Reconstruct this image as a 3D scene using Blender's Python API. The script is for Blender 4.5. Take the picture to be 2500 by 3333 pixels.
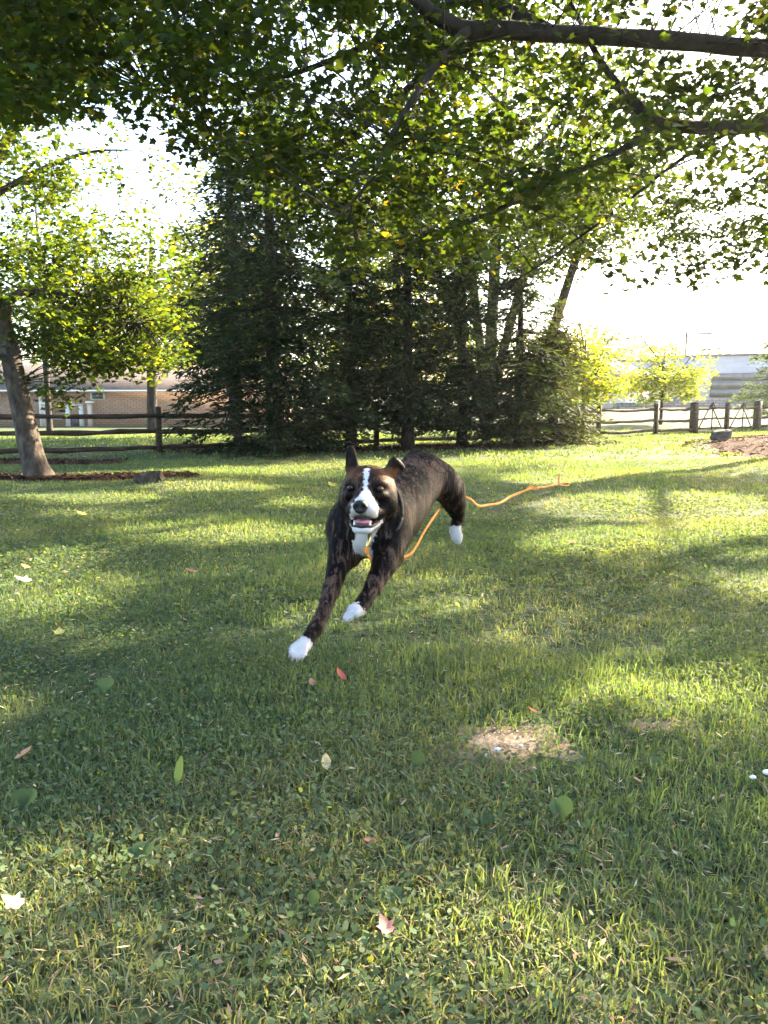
import bpy, math
import numpy as np
from mathutils import Vector, Matrix

for o in list(bpy.data.objects):
    bpy.data.objects.remove(o)
scene = bpy.context.scene
R = math.radians
rng = np.random.default_rng(7)

# ------------------------------------------------------------------ camera
F, CAMH, PITCH = 760.0, 1.0, R(8.24)          # focal length in pixels of the 768 x 1024 frame
cam_d = bpy.data.cameras.new('camera')
cam = bpy.data.objects.new('camera', cam_d)
scene.collection.objects.link(cam)
cam.location = (0, 0, CAMH)
cam.rotation_euler = (math.pi / 2 - PITCH, 0, 0)
cam_d.sensor_fit = 'VERTICAL'
cam_d.sensor_height = 36.0
cam_d.lens = 36.0 * F / 1024.0
cam_d.clip_start = 0.05
cam_d.clip_end = 3000
scene.camera = cam
scene.render.resolution_x, scene.render.resolution_y = 768, 1024

# ------------------------------------------------------------------ sky, sun, exposure
SUN_AZ, SUN_EL = R(50), R(25)                 # azimuth is measured from +Y towards +X
SUN = np.array([math.sin(SUN_AZ) * math.cos(SUN_EL), math.cos(SUN_AZ) * math.cos(SUN_EL), math.sin(SUN_EL)])
world = bpy.data.worlds.new('World')
scene.world = world
world.use_nodes = True
wn = world.node_tree
wn.nodes.clear()
sky = wn.nodes.new('ShaderNodeTexSky')
sky.sky_type = 'NISHITA'
sky.sun_disc = False
sky.sun_elevation = SUN_EL
sky.sun_rotation = SUN_AZ
sky.air_density, sky.dust_density, sky.ozone_density = 1.0, 3.0, 1.0
bg = wn.nodes.new('ShaderNodeBackground')
bg.inputs['Strength'].default_value = 0.09
wo = wn.nodes.new('ShaderNodeOutputWorld')
wn.links.new(sky.outputs['Color'], bg.inputs['Color'])
wn.links.new(bg.outputs['Background'], wo.inputs['Surface'])
sun_d = bpy.data.lights.new('sun', 'SUN')
sun_d.energy = 5.0
sun_d.angle = R(0.55)
sun_d.color = (1.0, 0.84, 0.60)
sun = bpy.data.objects.new('sun', sun_d)
scene.collection.objects.link(sun)
sun.rotation_euler = Vector(SUN).to_track_quat('Z', 'Y').to_euler()
scene.view_settings.view_transform = 'Standard'
scene.view_settings.look = 'None'
scene.view_settings.gamma = 1.0
scene.view_settings.use_curve_mapping = False
scene.view_settings.exposure = 3.62
scene.cycles.use_denoising = True
scene.cycles.max_bounces = 8
scene.cycles.diffuse_bounces = 4
scene.cycles.transmission_bounces = 6
scene.cycles.sample_clamp_indirect = 6.0

# ------------------------------------------------------------------ helpers
def P(px, py, t):
    """world point seen at pixel (px, py) of the 768 x 1024 frame, t metres along the optical axis"""
    x = (px - 384) / F * t
    v = (512 - py) / F * t
    return np.array([x, t * math.cos(PITCH) + v * math.sin(PITCH), CAMH - t * math.sin(PITCH) + v * math.cos(PITCH)])

def G(px, py):
    """point of flat ground at pixel"""
    a = PITCH + math.atan((py - 512) / F)
    Y = CAMH / math.tan(a)
    t = Y * math.cos(PITCH) + CAMH * math.sin(PITCH)
    return np.array([(px - 384) / F * t, Y, 0.0])

def proj(p):
    p = np.asarray(p, float)
    d = p - np.array([0, 0, CAMH])
    t = d[..., 1] * math.cos(PITCH) - d[..., 2] * math.sin(PITCH)
    v = d[..., 1] * math.sin(PITCH) + d[..., 2] * math.cos(PITCH)
    t = np.where(t < 0.05, 0.05, t)
    return 384 + F * d[..., 0] / t, 512 - F * v / t, t

def sstep(a, b, x):
    t = np.clip((np.asarray(x, float) - a) / (b - a), 0, 1)
    return t * t * (3 - 2 * t)

def gz(x, y):
    """height of the ground"""
    x = np.asarray(x, float); y = np.asarray(y, float)
    z = 0.012 * np.sin(x * 2.1 + 0.7 * y) + 0.012 * np.sin(y * 1.7 - 1.1 * x + 1) + 0.006 * np.sin(5.1 * x + 1.3) * np.sin(4.3 * y)
    w = sstep(-0.12, 0.34, x / np.maximum(y, 1.0))
    z = z + sstep(17, 56, y) * (-0.8 * (1 - w) + 0.6 * w)
    r = ((x - 11.6) / 5.0) ** 2 + ((y - 15.0) / 4.8) ** 2
    return z + 0.45 * np.exp(-r * 1.6)

def org(parent):
    v = Vector((0, 0, 0))
    while parent is not None:
        v += Vector(parent.location); parent = parent.parent
    return v

def link(o, parent=None):
    scene.collection.objects.link(o)
    if parent is not None: o.parent = parent
    return o

def tag(o, label=None, cat=None, group=None, kind=None):
    if label: o['label'] = label
    if cat: o['category'] = cat
    if group: o['group'] = group
    if kind: o['kind'] = kind
    return o

def empty(name, loc, label, cat, group=None):
    o = bpy.data.objects.new(name, None)
    o.empty_display_size = 0.1
    o.location = Vector([float(c) for c in loc])
    link(o)
    return tag(o, label, cat, group)

def raw_mesh(name, V, counts, idx, mat, parent=None, smooth=False, cols=None, colname='col'):
    """V (n,3) world; counts: loops per polygon; idx: flat vertex indices"""
    V = np.asarray(V, float).reshape(-1, 3)
    o3 = np.array(org(parent))
    m = bpy.data.meshes.new(name)
    m.vertices.add(len(V)); m.vertices.foreach_set('co', (V - o3).astype(np.float32).ravel())
    idx = np.asarray(idx, np.int32); counts = np.asarray(counts, np.int32)
    m.loops.add(len(idx)); m.loops.foreach_set('vertex_index', idx)
    m.polygons.add(len(counts))
    m.polygons.foreach_set('loop_start', np.concatenate([[0], np.cumsum(counts)[:-1]]).astype(np.int32))
    if cols is not None:
        a = m.attributes.new(colname, 'FLOAT_COLOR', 'POINT')
        c = np.ones((len(V), 4), np.float32); c[:, :3] = cols
        a.data.foreach_set('color', c.ravel())
    m.update(calc_edges=True)
    if smooth: m.polygons.foreach_set('use_smooth', np.ones(len(counts), bool))
    m.materials.append(mat)
    o = bpy.data.objects.new(name, m)
    return link(o, parent)

class MB:
    def __init__(s): s.v = []; s.f = []; s.n = 0
    def add(s, V, faces):
        V = np.asarray(V, float)
        s.v.append(V); s.f += [tuple(i + s.n for i in f) for f in faces]; s.n += len(V)
    def box(s, c, size, rz=0.0, bev=0.0, taper=1.0, jit=0.0):
        c = np.asarray(c, float); hx, hy, hz = np.asarray(size, float) / 2
        b = bev
        ring = [(-hx + b, -hy), (hx - b, -hy), (hx, -hy + b), (hx, hy - b), (hx - b, hy), (-hx + b, hy), (-hx, hy - b), (-hx, -hy + b)] if b > 0 else [(-hx, -hy), (hx, -hy), (hx, hy), (-hx, hy)]
        ring = np.array(ring); n = len(ring)
        lv = [(-hz, 1.0 if b == 0 else 1 - b / max(hx, hy)), (-hz + b, 1.0), (hz - b, taper), (hz, taper * (1.0 if b == 0 else 1 - b / max(hx, hy)))]
        if b == 0: lv = [lv[0], lv[3]]
        V = []
        for z, k in lv: V += [(x * k, y * k, z) for x, y in ring]
        V = np.array(V)
        if jit: V = V + rng.normal(0, jit, V.shape)
        ca, sa = math.cos(rz), math.sin(rz)
        V = np.c_[V[:, 0] * ca - V[:, 1] * sa, V[:, 0] * sa + V[:, 1] * ca, V[:, 2]] + c
        f = []
        for k in range(len(lv) - 1):
            for i in range(n):
                j = (i + 1) % n
                f.append((k * n + i, k * n + j, (k + 1) * n + j, (k + 1) * n + i))
        f.append(tuple(range(n - 1, -1, -1))); f.append(tuple(range((len(lv) - 1) * n, len(lv) * n)))
        s.add(V, f)
        return s
    def tube(s, pts, rad, seg=8, flat=None, jit=0.0, caps=True):
        """pts (n,3); rad (n); flat=(half width, half thickness) gives a strap"""
        pts = np.asarray(pts, float); n = len(pts)
        rad = np.ones(n) * rad if np.isscalar(rad) else np.asarray(rad, float)
        T = np.gradient(pts, axis=0); T /= np.linalg.norm(T, axis=1)[:, None] + 1e-9
        u = np.cross(T[0], [0, 0, 1.0])
        if np.linalg.norm(u) < 0.1: u = np.cross(T[0], [1.0, 0, 0])
        V = []
        for i in range(n):
            u = u - T[i] * np.dot(u, T[i]); u /= np.linalg.norm(u) + 1e-9
            w = np.cross(T[i], u)
            if flat is None:
                a = np.arange(seg) * 2 * math.pi / seg
                k = rad[i] * (1 + (rng.normal(0, jit, seg) if jit else 0))
                V.append(pts[i] + (np.cos(a) * k)[:, None] * u + (np.sin(a) * k)[:, None] * w)
            else:
                hw, ht = flat
                V.append(pts[i] + np.array([u * hw + w * ht, -u * hw + w * ht, -u * hw - w * ht, u * hw - w * ht]))
        sg = seg if flat is None else 4
        f = []
        for i in range(n - 1):
            for k in range(sg):
                j = (k + 1) % sg
                f.append((i * sg + k, i * sg + j, (i + 1) * sg + j, (i + 1) * sg + k))
        if caps:
            f.append(tuple(range(sg - 1, -1, -1))); f.append(tuple(range((n - 1) * sg, n * sg)))
        s.add(np.concatenate(V), f)
        return s
    def build(s, name, mat, parent=None, smooth=False):
        V = np.concatenate(s.v)
        return raw_mesh(name, V, [len(f) for f in s.f], [i for f in s.f for i in f], mat, parent, smooth)

def spline(pts, n):
    """Catmull-Rom through rows of pts (any columns)"""
    pts = np.asarray(pts, float)
    q = np.vstack([2 * pts[0] - pts[1], pts, 2 * pts[-1] - pts[-2]])
    out = []
    for u in np.linspace(0, len(pts) - 1 - 1e-6, n):
        i = int(u); t = u - i
        a, b, c, d = q[i], q[i + 1], q[i + 2], q[i + 3]
        out.append(0.5 * (2 * b + (c - a) * t + (2 * a - 5 * b + 4 * c - d) * t * t + (3 * b - a - 3 * c + d) * t ** 3))
    return np.array(out)

# ------------------------------------------------------------------ materials
def new_mat(name):
    m = bpy.data.materials.new(name); m.use_nodes = True
    nt = m.node_tree; nt.nodes.clear()
    out = nt.nodes.new('ShaderNodeOutputMaterial')
    return m, nt, out

def N(nt, t, **kw):
    n = nt.nodes.new(t)
    for k, v in kw.items():
        if k in n.inputs: n.inputs[k].default_value = v
        else: setattr(n, k, v)
    return n

def ramp(nt, stops, src):
    r = nt.nodes.new('ShaderNodeValToRGB')
    e = r.color_ramp.elements
    while len(e) < len(stops): e.new(0.5)
    for i, (p, c) in enumerate(stops):
        e[i].position = p; e[i].color = (*c, 1) if len(c) == 3 else c
    nt.links.new(src, r.inputs[0])
    return r.outputs[0]

def noise_mat(name, stops, scale=8.0, detail=6.0, rough=0.85, bump=0.3, stretch=(1, 1, 1), bscale=None, spec=0.25, dist=0.0):
    m, nt, out = new_mat(name)
    tc = N(nt, 'ShaderNodeTexCoord'); mp = N(nt, 'ShaderNodeMapping'); mp.inputs['Scale'].default_value = stretch
    nt.links.new(tc.outputs['Object'], mp.inputs[0])
    no = N(nt, 'ShaderNodeTexNoise'); no.inputs['Scale'].default_value = scale; no.inputs['Detail'].default_value = detail; no.inputs['Distortion'].default_value = dist
    nt.links.new(mp.outputs[0], no.inputs['Vector'])
    b = N(nt, 'ShaderNodeBsdfPrincipled'); b.inputs['Roughness'].default_value = rough; b.inputs['Specular IOR Level'].default_value = spec
    nt.links.new(ramp(nt, stops, no.outputs['Fac']), b.inputs['Base Color'])
    if bump:
        n2 = N(nt, 'ShaderNodeTexNoise'); n2.inputs['Scale'].default_value = bscale or scale * 3; n2.inputs['Detail'].default_value = 8
        nt.links.new(mp.outputs[0], n2.inputs['Vector'])
        bp = N(nt, 'ShaderNodeBump'); bp.inputs['Strength'].default_value = bump; bp.inputs['Distance'].default_value = 0.02
        nt.links.new(n2.outputs['Fac'], bp.inputs['Height']); nt.links.new(bp.outputs[0], b.inputs['Normal'])
    nt.links.new(b.outputs[0], out.inputs[0])
    return m

def leaf_mat(name, tint=(1.7, 1.55, 0.35), mix=0.5, rough=0.5, spec=0.3):
    """leaf: reflects its own colour, lets yellower light through"""
    m, nt, out = new_mat(name)
    at = N(nt, 'ShaderNodeAttribute', attribute_name='col')
    b = N(nt, 'ShaderNodeBsdfPrincipled'); b.inputs['Roughness'].default_value = rough; b.inputs['Specular IOR Level'].default_value = spec
    nt.links.new(at.outputs['Color'], b.inputs['Base Color'])
    mu = N(nt, 'ShaderNodeMix', data_type='RGBA', blend_type='MULTIPLY'); mu.inputs[0].default_value = 1
    nt.links.new(at.outputs['Color'], mu.inputs[6]); mu.inputs[7].default_value = (*tint, 1)
    tr = N(nt, 'ShaderNodeBsdfTranslucent'); nt.links.new(mu.outputs[2], tr.inputs['Color'])
    mx = N(nt, 'ShaderNodeMixShader'); mx.inputs[0].default_value = mix
    nt.links.new(b.outputs[0], mx.inputs[1]); nt.links.new(tr.outputs[0], mx.inputs[2]); nt.links.new(mx.outputs[0], out.inputs[0])
    return m

def plain(name, c, rough=0.6, spec=0.3, metal=0.0, var=0.12, scale=12):
    lo = tuple(x * (1 - var) for x in c); hi = tuple(min(1, x * (1 + var)) for x in c)
    m = noise_mat(name, [(0.3, lo), (0.7, hi)], scale=scale, rough=rough, bump=0.05, spec=spec)
    if metal: m.node_tree.nodes['Principled BSDF'].inputs['Metallic'].default_value = metal
    return m

M = {}
M['bark'] = noise_mat('bark', [(0.3, (0.016, 0.012, 0.009)), (0.5, (0.05, 0.038, 0.028)), (0.72, (0.105, 0.083, 0.063))], scale=14, stretch=(1, 1, 0.5), bump=0.8, bscale=26)
M['bark_dark'] = noise_mat('bark_dark', [(0.3, (0.008, 0.0065, 0.005)), (0.7, (0.036, 0.028, 0.022))], scale=10, stretch=(1, 1, 0.4), bump=0.8, bscale=30)
M['fence'] = noise_mat('fence_wood', [(0.3, (0.022, 0.014, 0.010)), (0.6, (0.06, 0.040, 0.028)), (0.8, (0.10, 0.075, 0.055))], scale=5, stretch=(1, 1, 4), bump=0.5, bscale=30)
M['soil'] = noise_mat('soil', [(0.25, (0.06, 0.045, 0.03)), (0.45, (0.13, 0.10, 0.07)), (0.7, (0.205, 0.168, 0.122))], scale=9, detail=9, bump=0.3, bscale=60, spec=0.03)
M['mulch'] = noise_mat('mulch', [(0.3, (0.02, 0.011, 0.008)), (0.55, (0.06, 0.034, 0.024)), (0.75, (0.11, 0.066, 0.048))], scale=16, detail=9, bump=0.9, bscale=40, spec=0.03)
M['stone'] = noise_mat('stone', [(0.3, (0.035, 0.032, 0.03)), (0.7, (0.14, 0.13, 0.12))], scale=9, bump=0.7, bscale=25)
M['grass'] = leaf_mat('grass_blade', tint=(1.68, 1.62, 0.46), mix=0.48, rough=0.7, spec=0.12)
M['leaf'] = leaf_mat('leaf', tint=(2.5, 2.3, 0.45), mix=0.55, rough=0.6, spec=0.15)
M['needle'] = leaf_mat('needle', tint=(1.4, 1.5, 0.5), mix=0.3, rough=0.75, spec=0.06)
M['litter'] = leaf_mat('dry_leaf', tint=(1.3, 1.1, 0.7), mix=0.25, rough=0.9, spec=0.03)

def ground_mat():
    m, nt, out = new_mat('lawn')
    tc = N(nt, 'ShaderNodeTexCoord')
    n1 = N(nt, 'ShaderNodeTexNoise'); n1.inputs['Scale'].default_value = 0.9; n1.inputs['Detail'].default_value = 8
    n2 = N(nt, 'ShaderNodeTexNoise'); n2.inputs['Scale'].default_value = 38; n2.inputs['Detail'].default_value = 8
    nt.links.new(tc.outputs['Object'], n1.inputs['Vector']); nt.links.new(tc.outputs['Object'], n2.inputs['Vector'])
    c1 = ramp(nt, [(0.3, (0.045, 0.068, 0.032)), (0.55, (0.075, 0.10, 0.04)), (0.75, (0.11, 0.115, 0.052))], n1.outputs['Fac'])
    c2 = ramp(nt, [(0.35, (0.05, 0.035, 0.02)), (0.5, (0.8, 0.8, 0.8)), (0.7, (1.1, 1.05, 0.9))], n2.outputs['Fac'])
    mu = N(nt, 'ShaderNodeMix', data_type='RGBA', blend_type='MULTIPLY'); mu.inputs[0].default_value = 0.85
    nt.links.new(c1, mu.inputs[6]); nt.links.new(c2, mu.inputs[7])
    b = N(nt, 'ShaderNodeBsdfPrincipled'); b.inputs['Roughness'].default_value = 0.9; b.inputs['Specular IOR Level'].default_value = 0.1
    nt.links.new(mu.outputs[2], b.inputs['Base Color'])
    bp = N(nt, 'ShaderNodeBump'); bp.inputs['Strength'].default_value = 0.7; bp.inputs['Distance'].default_value = 0.03
    nt.links.new(n2.outputs['Fac'], bp.inputs['Height']); nt.links.new(bp.outputs[0], b.inputs['Normal'])
    nt.links.new(b.outputs[0], out.inputs[0])
    return m
M['lawn'] = ground_mat()

def brick_mat(name, c1, c2, mortar, scale, bw=0.5, rh=0.25, bias=0.0, ms=0.02):
    m, nt, out = new_mat(name)
    tc = N(nt, 'ShaderNodeTexCoord')
    mp = N(nt, 'ShaderNodeMapping'); mp.inputs['Rotation'].default_value = (math.pi / 2, 0, 0)
    nt.links.new(tc.outputs['Object'], mp.inputs[0])
    br = N(nt, 'ShaderNodeTexBrick'); br.inputs['Scale'].default_value = scale
    br.inputs['Color1'].default_value = (*c1, 1); br.inputs['Color2'].default_value = (*c2, 1); br.inputs['Mortar'].default_value = (*mortar, 1)
    br.inputs['Brick Width'].default_value = bw; br.inputs['Row Height'].default_value = rh; br.inputs['Mortar Size'].default_value = ms
    nt.links.new(mp.outputs[0], br.inputs['Vector'])
    b = N(nt, 'ShaderNodeBsdfPrincipled'); b.inputs['Roughness'].default_value = 0.85
    nt.links.new(br.outputs['Color'], b.inputs['Base Color'])
    bp = N(nt, 'ShaderNodeBump'); bp.inputs['Strength'].default_value = 0.4; bp.inputs['Distance'].default_value = 0.01
    nt.links.new(br.outputs['Fac'], bp.inputs['Height']); bp.invert = True; nt.links.new(bp.outputs[0], b.inputs['Normal'])
    nt.links.new(b.outputs[0], out.inputs[0])
    return m
M['brick'] = brick_mat('tan_brick', (0.30, 0.185, 0.115), (0.24, 0.14, 0.085), (0.12, 0.085, 0.06), 1.0, 0.45, 0.15, ms=0.022)
M['block'] = brick_mat('grey_block', (0.42, 0.40, 0.41), (0.38, 0.36, 0.37), (0.33, 0.31, 0.32), 1.0, 1.2, 0.45, ms=0.015)
M['fieldstone'] = brick_mat('fieldstone', (0.30, 0.25, 0.22), (0.17, 0.14, 0.13), (0.10, 0.09, 0.08), 1.0, 0.5, 0.2, ms=0.03)
M['shingle'] = noise_mat('shingle', [(0.3, (0.05, 0.038, 0.034)), (0.7, (0.10, 0.08, 0.07))], scale=4, stretch=(1, 4, 4), bump=0.3)
M['trim'] = plain('trim', (0.62, 0.60, 0.56), var=0.06)
M['beige'] = plain('beige_paint', (0.45, 0.36, 0.29))
M['door'] = plain('door_paint', (0.07, 0.06, 0.06))
M['white'] = plain('white_paint', (0.75, 0.75, 0.76), var=0.04)
M['red'] = plain('red_paint', (0.62, 0.05, 0.03))
M['yellow'] = plain('yellow_paint', (0.75, 0.50, 0.06))
M['dark_metal'] = plain('dark_metal', (0.05, 0.05, 0.055), rough=0.4)
M['glass'] = plain('window_glass', (0.05, 0.065, 0.06), rough=0.05, spec=0.8, var=0.3, scale=2)
M['pole'] = plain('pole_wood', (0.16, 0.12, 0.095))
M['cable'] = plain('cable', (0.03, 0.03, 0.03))
M['pebble'] = plain('pebble', (0.5, 0.48, 0.45), var=0.3)

# ------------------------------------------------------------------ sun patches on the lawn
# where the photograph shows sun on the lawn, the crowns leave gaps: (px, py, rx, ry, how open)
LIT = [(45, 590, 80, 22, .95), (12, 690, 45, 45, .9), (215, 535, 100, 9, .9), (40, 556, 55, 8, .8), (17, 650, 32, 12, .7),
       (292, 506, 28, 6, .8), (356, 563, 22, 16, .8), (90, 497, 70, 4, .8), (210, 487, 60, 4, .6), (100, 515, 55, 4, .6),
       (650, 507, 110, 15, .95), (600, 545, 75, 14, .8), (715, 522, 60, 20, .9), (560, 478, 55, 7, .8), (330, 462, 60, 6, .7), (250, 470, 50, 4, .6),
       (640, 448, 190, 11, .92), (640, 464, 80, 7, .7), (665, 690, 75, 22, .85), (590, 925, 120, 35, .5), (420, 1005, 150, 30, .55),
       (680, 970, 80, 40, .45), (70, 850, 110, 7, .8), (20, 880, 40, 20, .6), (508, 746, 42, 13, .6), (432, 600, 26, 12, .5), (760, 590, 30, 10, .5), (140, 985, 60, 18, .4)]
LIT = np.array(LIT)
SUNBEAMS = [(P(392, 476, 2.63), 0.11, 0.2), (P(461, 478, 3.32), 0.06, 0.2),      # the sun also reaches the side of the dog's head, its thigh
            (P(550, 78, 6.8), 0.6, 0.55), (P(470, 135, 6.5), 0.4, 0.4), (P(640, 170, 7.6), 0.45, 0.45)]      # and some sprays of the big maple

def lit_amount(p):
    """how open the sun's way must stay for leaves at p (n,3): 0 shade .. 1 sun"""
    p = np.asarray(p, float).reshape(-1, 3)
    g = p - SUN * (p[:, 2] / SUN[2])[:, None]
    x, y, t = proj(g)
    ok = (g[:, 1] > 0.6)
    out = np.zeros(len(p))
    for cx, cy, rx, ry, w in LIT:
        # half a leaf of room round the patch
        d = ((x - cx) / (rx + 0.07 * F / t)) ** 2 + ((y - cy) / (ry + 0.07 * F * CAMH / t ** 2)) ** 2
        out = np.maximum(out, (1 - (1 - w) ** 2.6) * (1 - sstep(0.95, 1.3, d)))
    out = np.where(ok, out, 0)
    for q, r, s0 in SUNBEAMS:
        d = p - q; s_ = d @ SUN
        out = np.where((s_ > s0) & (np.linalg.norm(d - s_[:, None] * SUN, axis=1) < r), 1.0, out)
    return out

def keep_gaps(p):
    return rng.random(len(p)) > lit_amount(p)

# ------------------------------------------------------------------ ground
def graded(lo, hi, inner, step):
    a = list(np.arange(-inner, inner + 1e-6, step)); d = step
    while a[-1] < hi: d *= 1.25; a.append(a[-1] + d)
    d = step
    while a[0] > lo: d *= 1.25; a.insert(0, a[0] - d)
    return np.array(a)
gx = graded(-900, 900, 14, 0.25)
gy = graded(-900, 1300, 14, 0.25) + 12.0
GX, GY = np.meshgrid(gx, gy, indexing='ij')
GV = np.stack([GX, GY, gz(GX, GY)], -1).reshape(-1, 3)
ny = len(gy)
ii, jj = np.meshgrid(np.arange(len(gx) - 1), np.arange(ny - 1), indexing='ij')
a = (ii * ny + jj).ravel()
quads = np.stack([a, a + ny, a + ny + 1, a + 1], 1)
lawn = raw_mesh('ground', GV, np.full(len(quads), 4), quads.ravel(), M['lawn'], smooth=True)
tag(lawn, kind='structure')

BEDS = []     # (cx, cy, rx, ry, rot): places without grass blades
def bed(name, cx, cy, rx, ry, mat, lift, rot=0.0, seed=0, rings=10, seg=56, dome=0.0):
    r_ = np.random.default_rng(seed)
    ph = r_.uniform(0, 6.28, 4)
    V = []; f = []
    for k in range(rings + 1):
        u = k / rings
        for s in range(seg):
            a = s * 2 * math.pi / seg
            w = 1 + 0.10 * math.sin(2 * a + ph[0]) + 0.07 * math.sin(3 * a + ph[1]) + 0.05 * math.sin(7 * a + ph[2]) + 0.03 * math.sin(13 * a + ph[3])
            if name == 'dirt_patch': w += 0.16 * math.sin(5 * a + ph[3]) + 0.10 * math.sin(9 * a + ph[0])
            x, y = rx * u * w * math.cos(a), ry * u * w * math.sin(a)
            X = cx + x * math.cos(rot) - y * math.sin(rot); Y = cy + x * math.sin(rot) + y * math.cos(rot)
            edge = 1 - sstep(0.8, 1.0, u)
            V.append((X, Y, float(gz(X, Y)) + lift * edge - 0.012 * (1 - edge) + dome * (1 - u * u) + r_.normal(0, 0.0012 if name == 'dirt_patch' else 0.006) * edge))
    for k in range(rings):
        for s in range(seg):
            t = (s + 1) % seg
            f.append((k * seg + s, (k + 1) * seg + s, (k + 1) * seg + t, k * seg + t))
    b = MB(); b.add(V, f)
    o = b.build(name, mat, None, True); tag(o, kind='structure')
    k_ = 0.45 if name == 'dirt_patch' else 0.95
    BEDS.append((cx, cy, rx * k_, ry * k_, rot))
    return o

def in_beds(x, y, grow=1.0):
    m = np.zeros(len(x), bool)
    for cx, cy, rx, ry, rot in BEDS:
        dx, dy = x - cx, y - cy
        u = dx * math.cos(rot) + dy * math.sin(rot); v = -dx * math.sin(rot) + dy * math.cos(rot)
        m |= (u / (rx * grow)) ** 2 + (v / (ry * grow)) ** 2 < 1
    return m

FS = np.array([-4.4, 14.9]); FD = np.array([0.845, 0.534])          # the fence line
dirt = G(508, 748)
bed('dirt_patch', dirt[0] - 0.01, dirt[1] + 0.01, 0.23, 0.19, M['soil'], 0.006, 0.1, 3)
ds = G(655, 724)
bed('mulch_bed', 11.4, 14.6, 5.4, 4.6, M['mulch'], 0.05, 0.0, 5)
ltb = G(37, 477)                                                     # foot of the left tree
bed('mulch_ring', ltb[0] + 0.75, ltb[1] - 0.12, 1.5, 0.42, M['mulch'], 0.03, 0.0, 8)
bed('mulch_strip', -5.9, 12.6, 1.7, 0.55, M['mulch'], 0.03, 0.0, 11)
bed('dirt_patch', ds[0], ds[1], 0.2, 0.06, M['soil'], 0.006, 0.15, 21)
bed('mulch_band', 0.6, 16.6, 5.4, 1.0, M['mulch'], 0.03, 0.33, 14)

def chips(name, n, bedi, label, size=(0.03, 0.10)):
    cx, cy, rx, ry, rot = BEDS[bedi]
    r = np.sqrt(rng.random(n)); a = rng.uniform(0, 6.28, n)
    u, v = rx * r * np.cos(a) * 1.05, ry * r * np.sin(a) * 1.05
    x = cx + u * math.cos(rot) - v * math.sin(rot); y = cy + u * math.sin(rot) + v * math.cos(rot)
    L = rng.uniform(*size, n); W = L * rng.uniform(0.2, 0.5, n); th = rng.uniform(0, 6.28, n)
    d = np.stack([np.cos(th), np.sin(th), rng.normal(0, 0.25, n)], 1); s = np.stack([-np.sin(th), np.cos(th), rng.normal(0, 0.25, n)], 1)
    c = np.stack([x, y, gz(x, y) + 0.055 + rng.uniform(0, 0.015, n)], 1)
    c[:, 2] -= {0: 0.042, 1: 0.0}.get(bedi, 0.018)
    V = np.stack([c - d * L[:, None] / 2 - s * W[:, None] / 2, c + d * L[:, None] / 2 - s * W[:, None] / 2, c + d * L[:, None] / 2 + s * W[:, None] / 2, c - d * L[:, None] / 2 + s * W[:, None] / 2], 1)
    pal = np.array([(0.10, 0.05, 0.035), (0.18, 0.10, 0.07), (0.30, 0.19, 0.14), (0.05, 0.03, 0.022), (0.24, 0.13, 0.09)])
    if bedi == 0: pal = np.array([(0.34, 0.27, 0.19), (0.45, 0.38, 0.28), (0.26, 0.20, 0.14), (0.5, 0.44, 0.34), (0.2, 0.15, 0.1)])
    else: pal = pal * 0.3
    cols = np.repeat(pal[rng.integers(0, 5, n)] * rng.uniform(0.7, 1.2, (n, 1)), 4, 0)
    o = raw_mesh(name, V.reshape(-1, 3), np.full(n, 4), np.arange(4 * n), M['litter'], None, False, cols)
    return tag(o, label, 'wood chips', kind='stuff')
chips('dry_litter', 160, 0, 'dry straw and crumbs lying on the bare dirt patch', (0.003, 0.010))
chips('bark_chips', 9000, 1, 'reddish bark chips covering the mulch bed by the gate')
chips('bark_chips', 1500, 2, 'brown bark chips and dry leaves at the foot of the leaning tree', (0.03, 0.09))
chips('bark_chips', 1200, 3, 'dark bark chips in the strip behind the leaning tree', (0.03, 0.09))
chips('bark_chips', 3000, 5, 'dark bark chips and needles under the row of evergreens', (0.03, 0.09))

# ------------------------------------------------------------------ fence and gate
def fp(s, off=0.0):
    q = FS + FD * s + np.array([-FD[1], FD[0]]) * off
    return np.array([q[0], q[1], float(gz(q[0], q[1]))])
FRZ = math.atan2(FD[1], FD[0])
FH = 0.905
def post(parent, s, h=FH, w=0.11):
    b = MB(); c = fp(s)
    b.box(c + [0, 0, h / 2 - 0.03], (w, w, h + 0.06), FRZ, 0.012, 0.97, 0.003)
    return b.build('post', M['fence'], parent)
def rail(parent, s0, s1, z, hh=0.088, off=0.0, th=0.04, name='rail'):
    n = 9; b = MB(); V = []; f = []
    dz = rng.normal(0, 0.007, n); dh = rng.normal(0, 0.005, n); a0, a1 = rng.normal(0, 0.012, 2)
    side = np.array([-FD[1], FD[0], 0])
    for k in range(n):
        s = s0 + (s1 - s0) * k / (n - 1)
        c = fp(s, off); c[2] += z + dz[k] + a0 + (a1 - a0) * k / (n - 1)
        hz = hh / 2 + dh[k]
        for sy, sz in ((-1, -1), (1, -1), (1, 1), (-1, 1)):
            V.append(c + side * sy * th / 2 + np.array([0, 0, sz * hz]))
    for k in range(n - 1):
        for i in range(4):
            j = (i + 1) % 4
            f.append((k * 4 + i, k * 4 + j, k * 4 + 4 + j, k * 4 + 4 + i))
    f.append((3, 2, 1, 0)); f.append((n * 4 - 4, n * 4 - 3, n * 4 - 2, n * 4 - 1))
    b.add(V, f)
    return b.build(name, M['fence'], parent)
RZ = (0.735, 0.425, 0.125)
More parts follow.
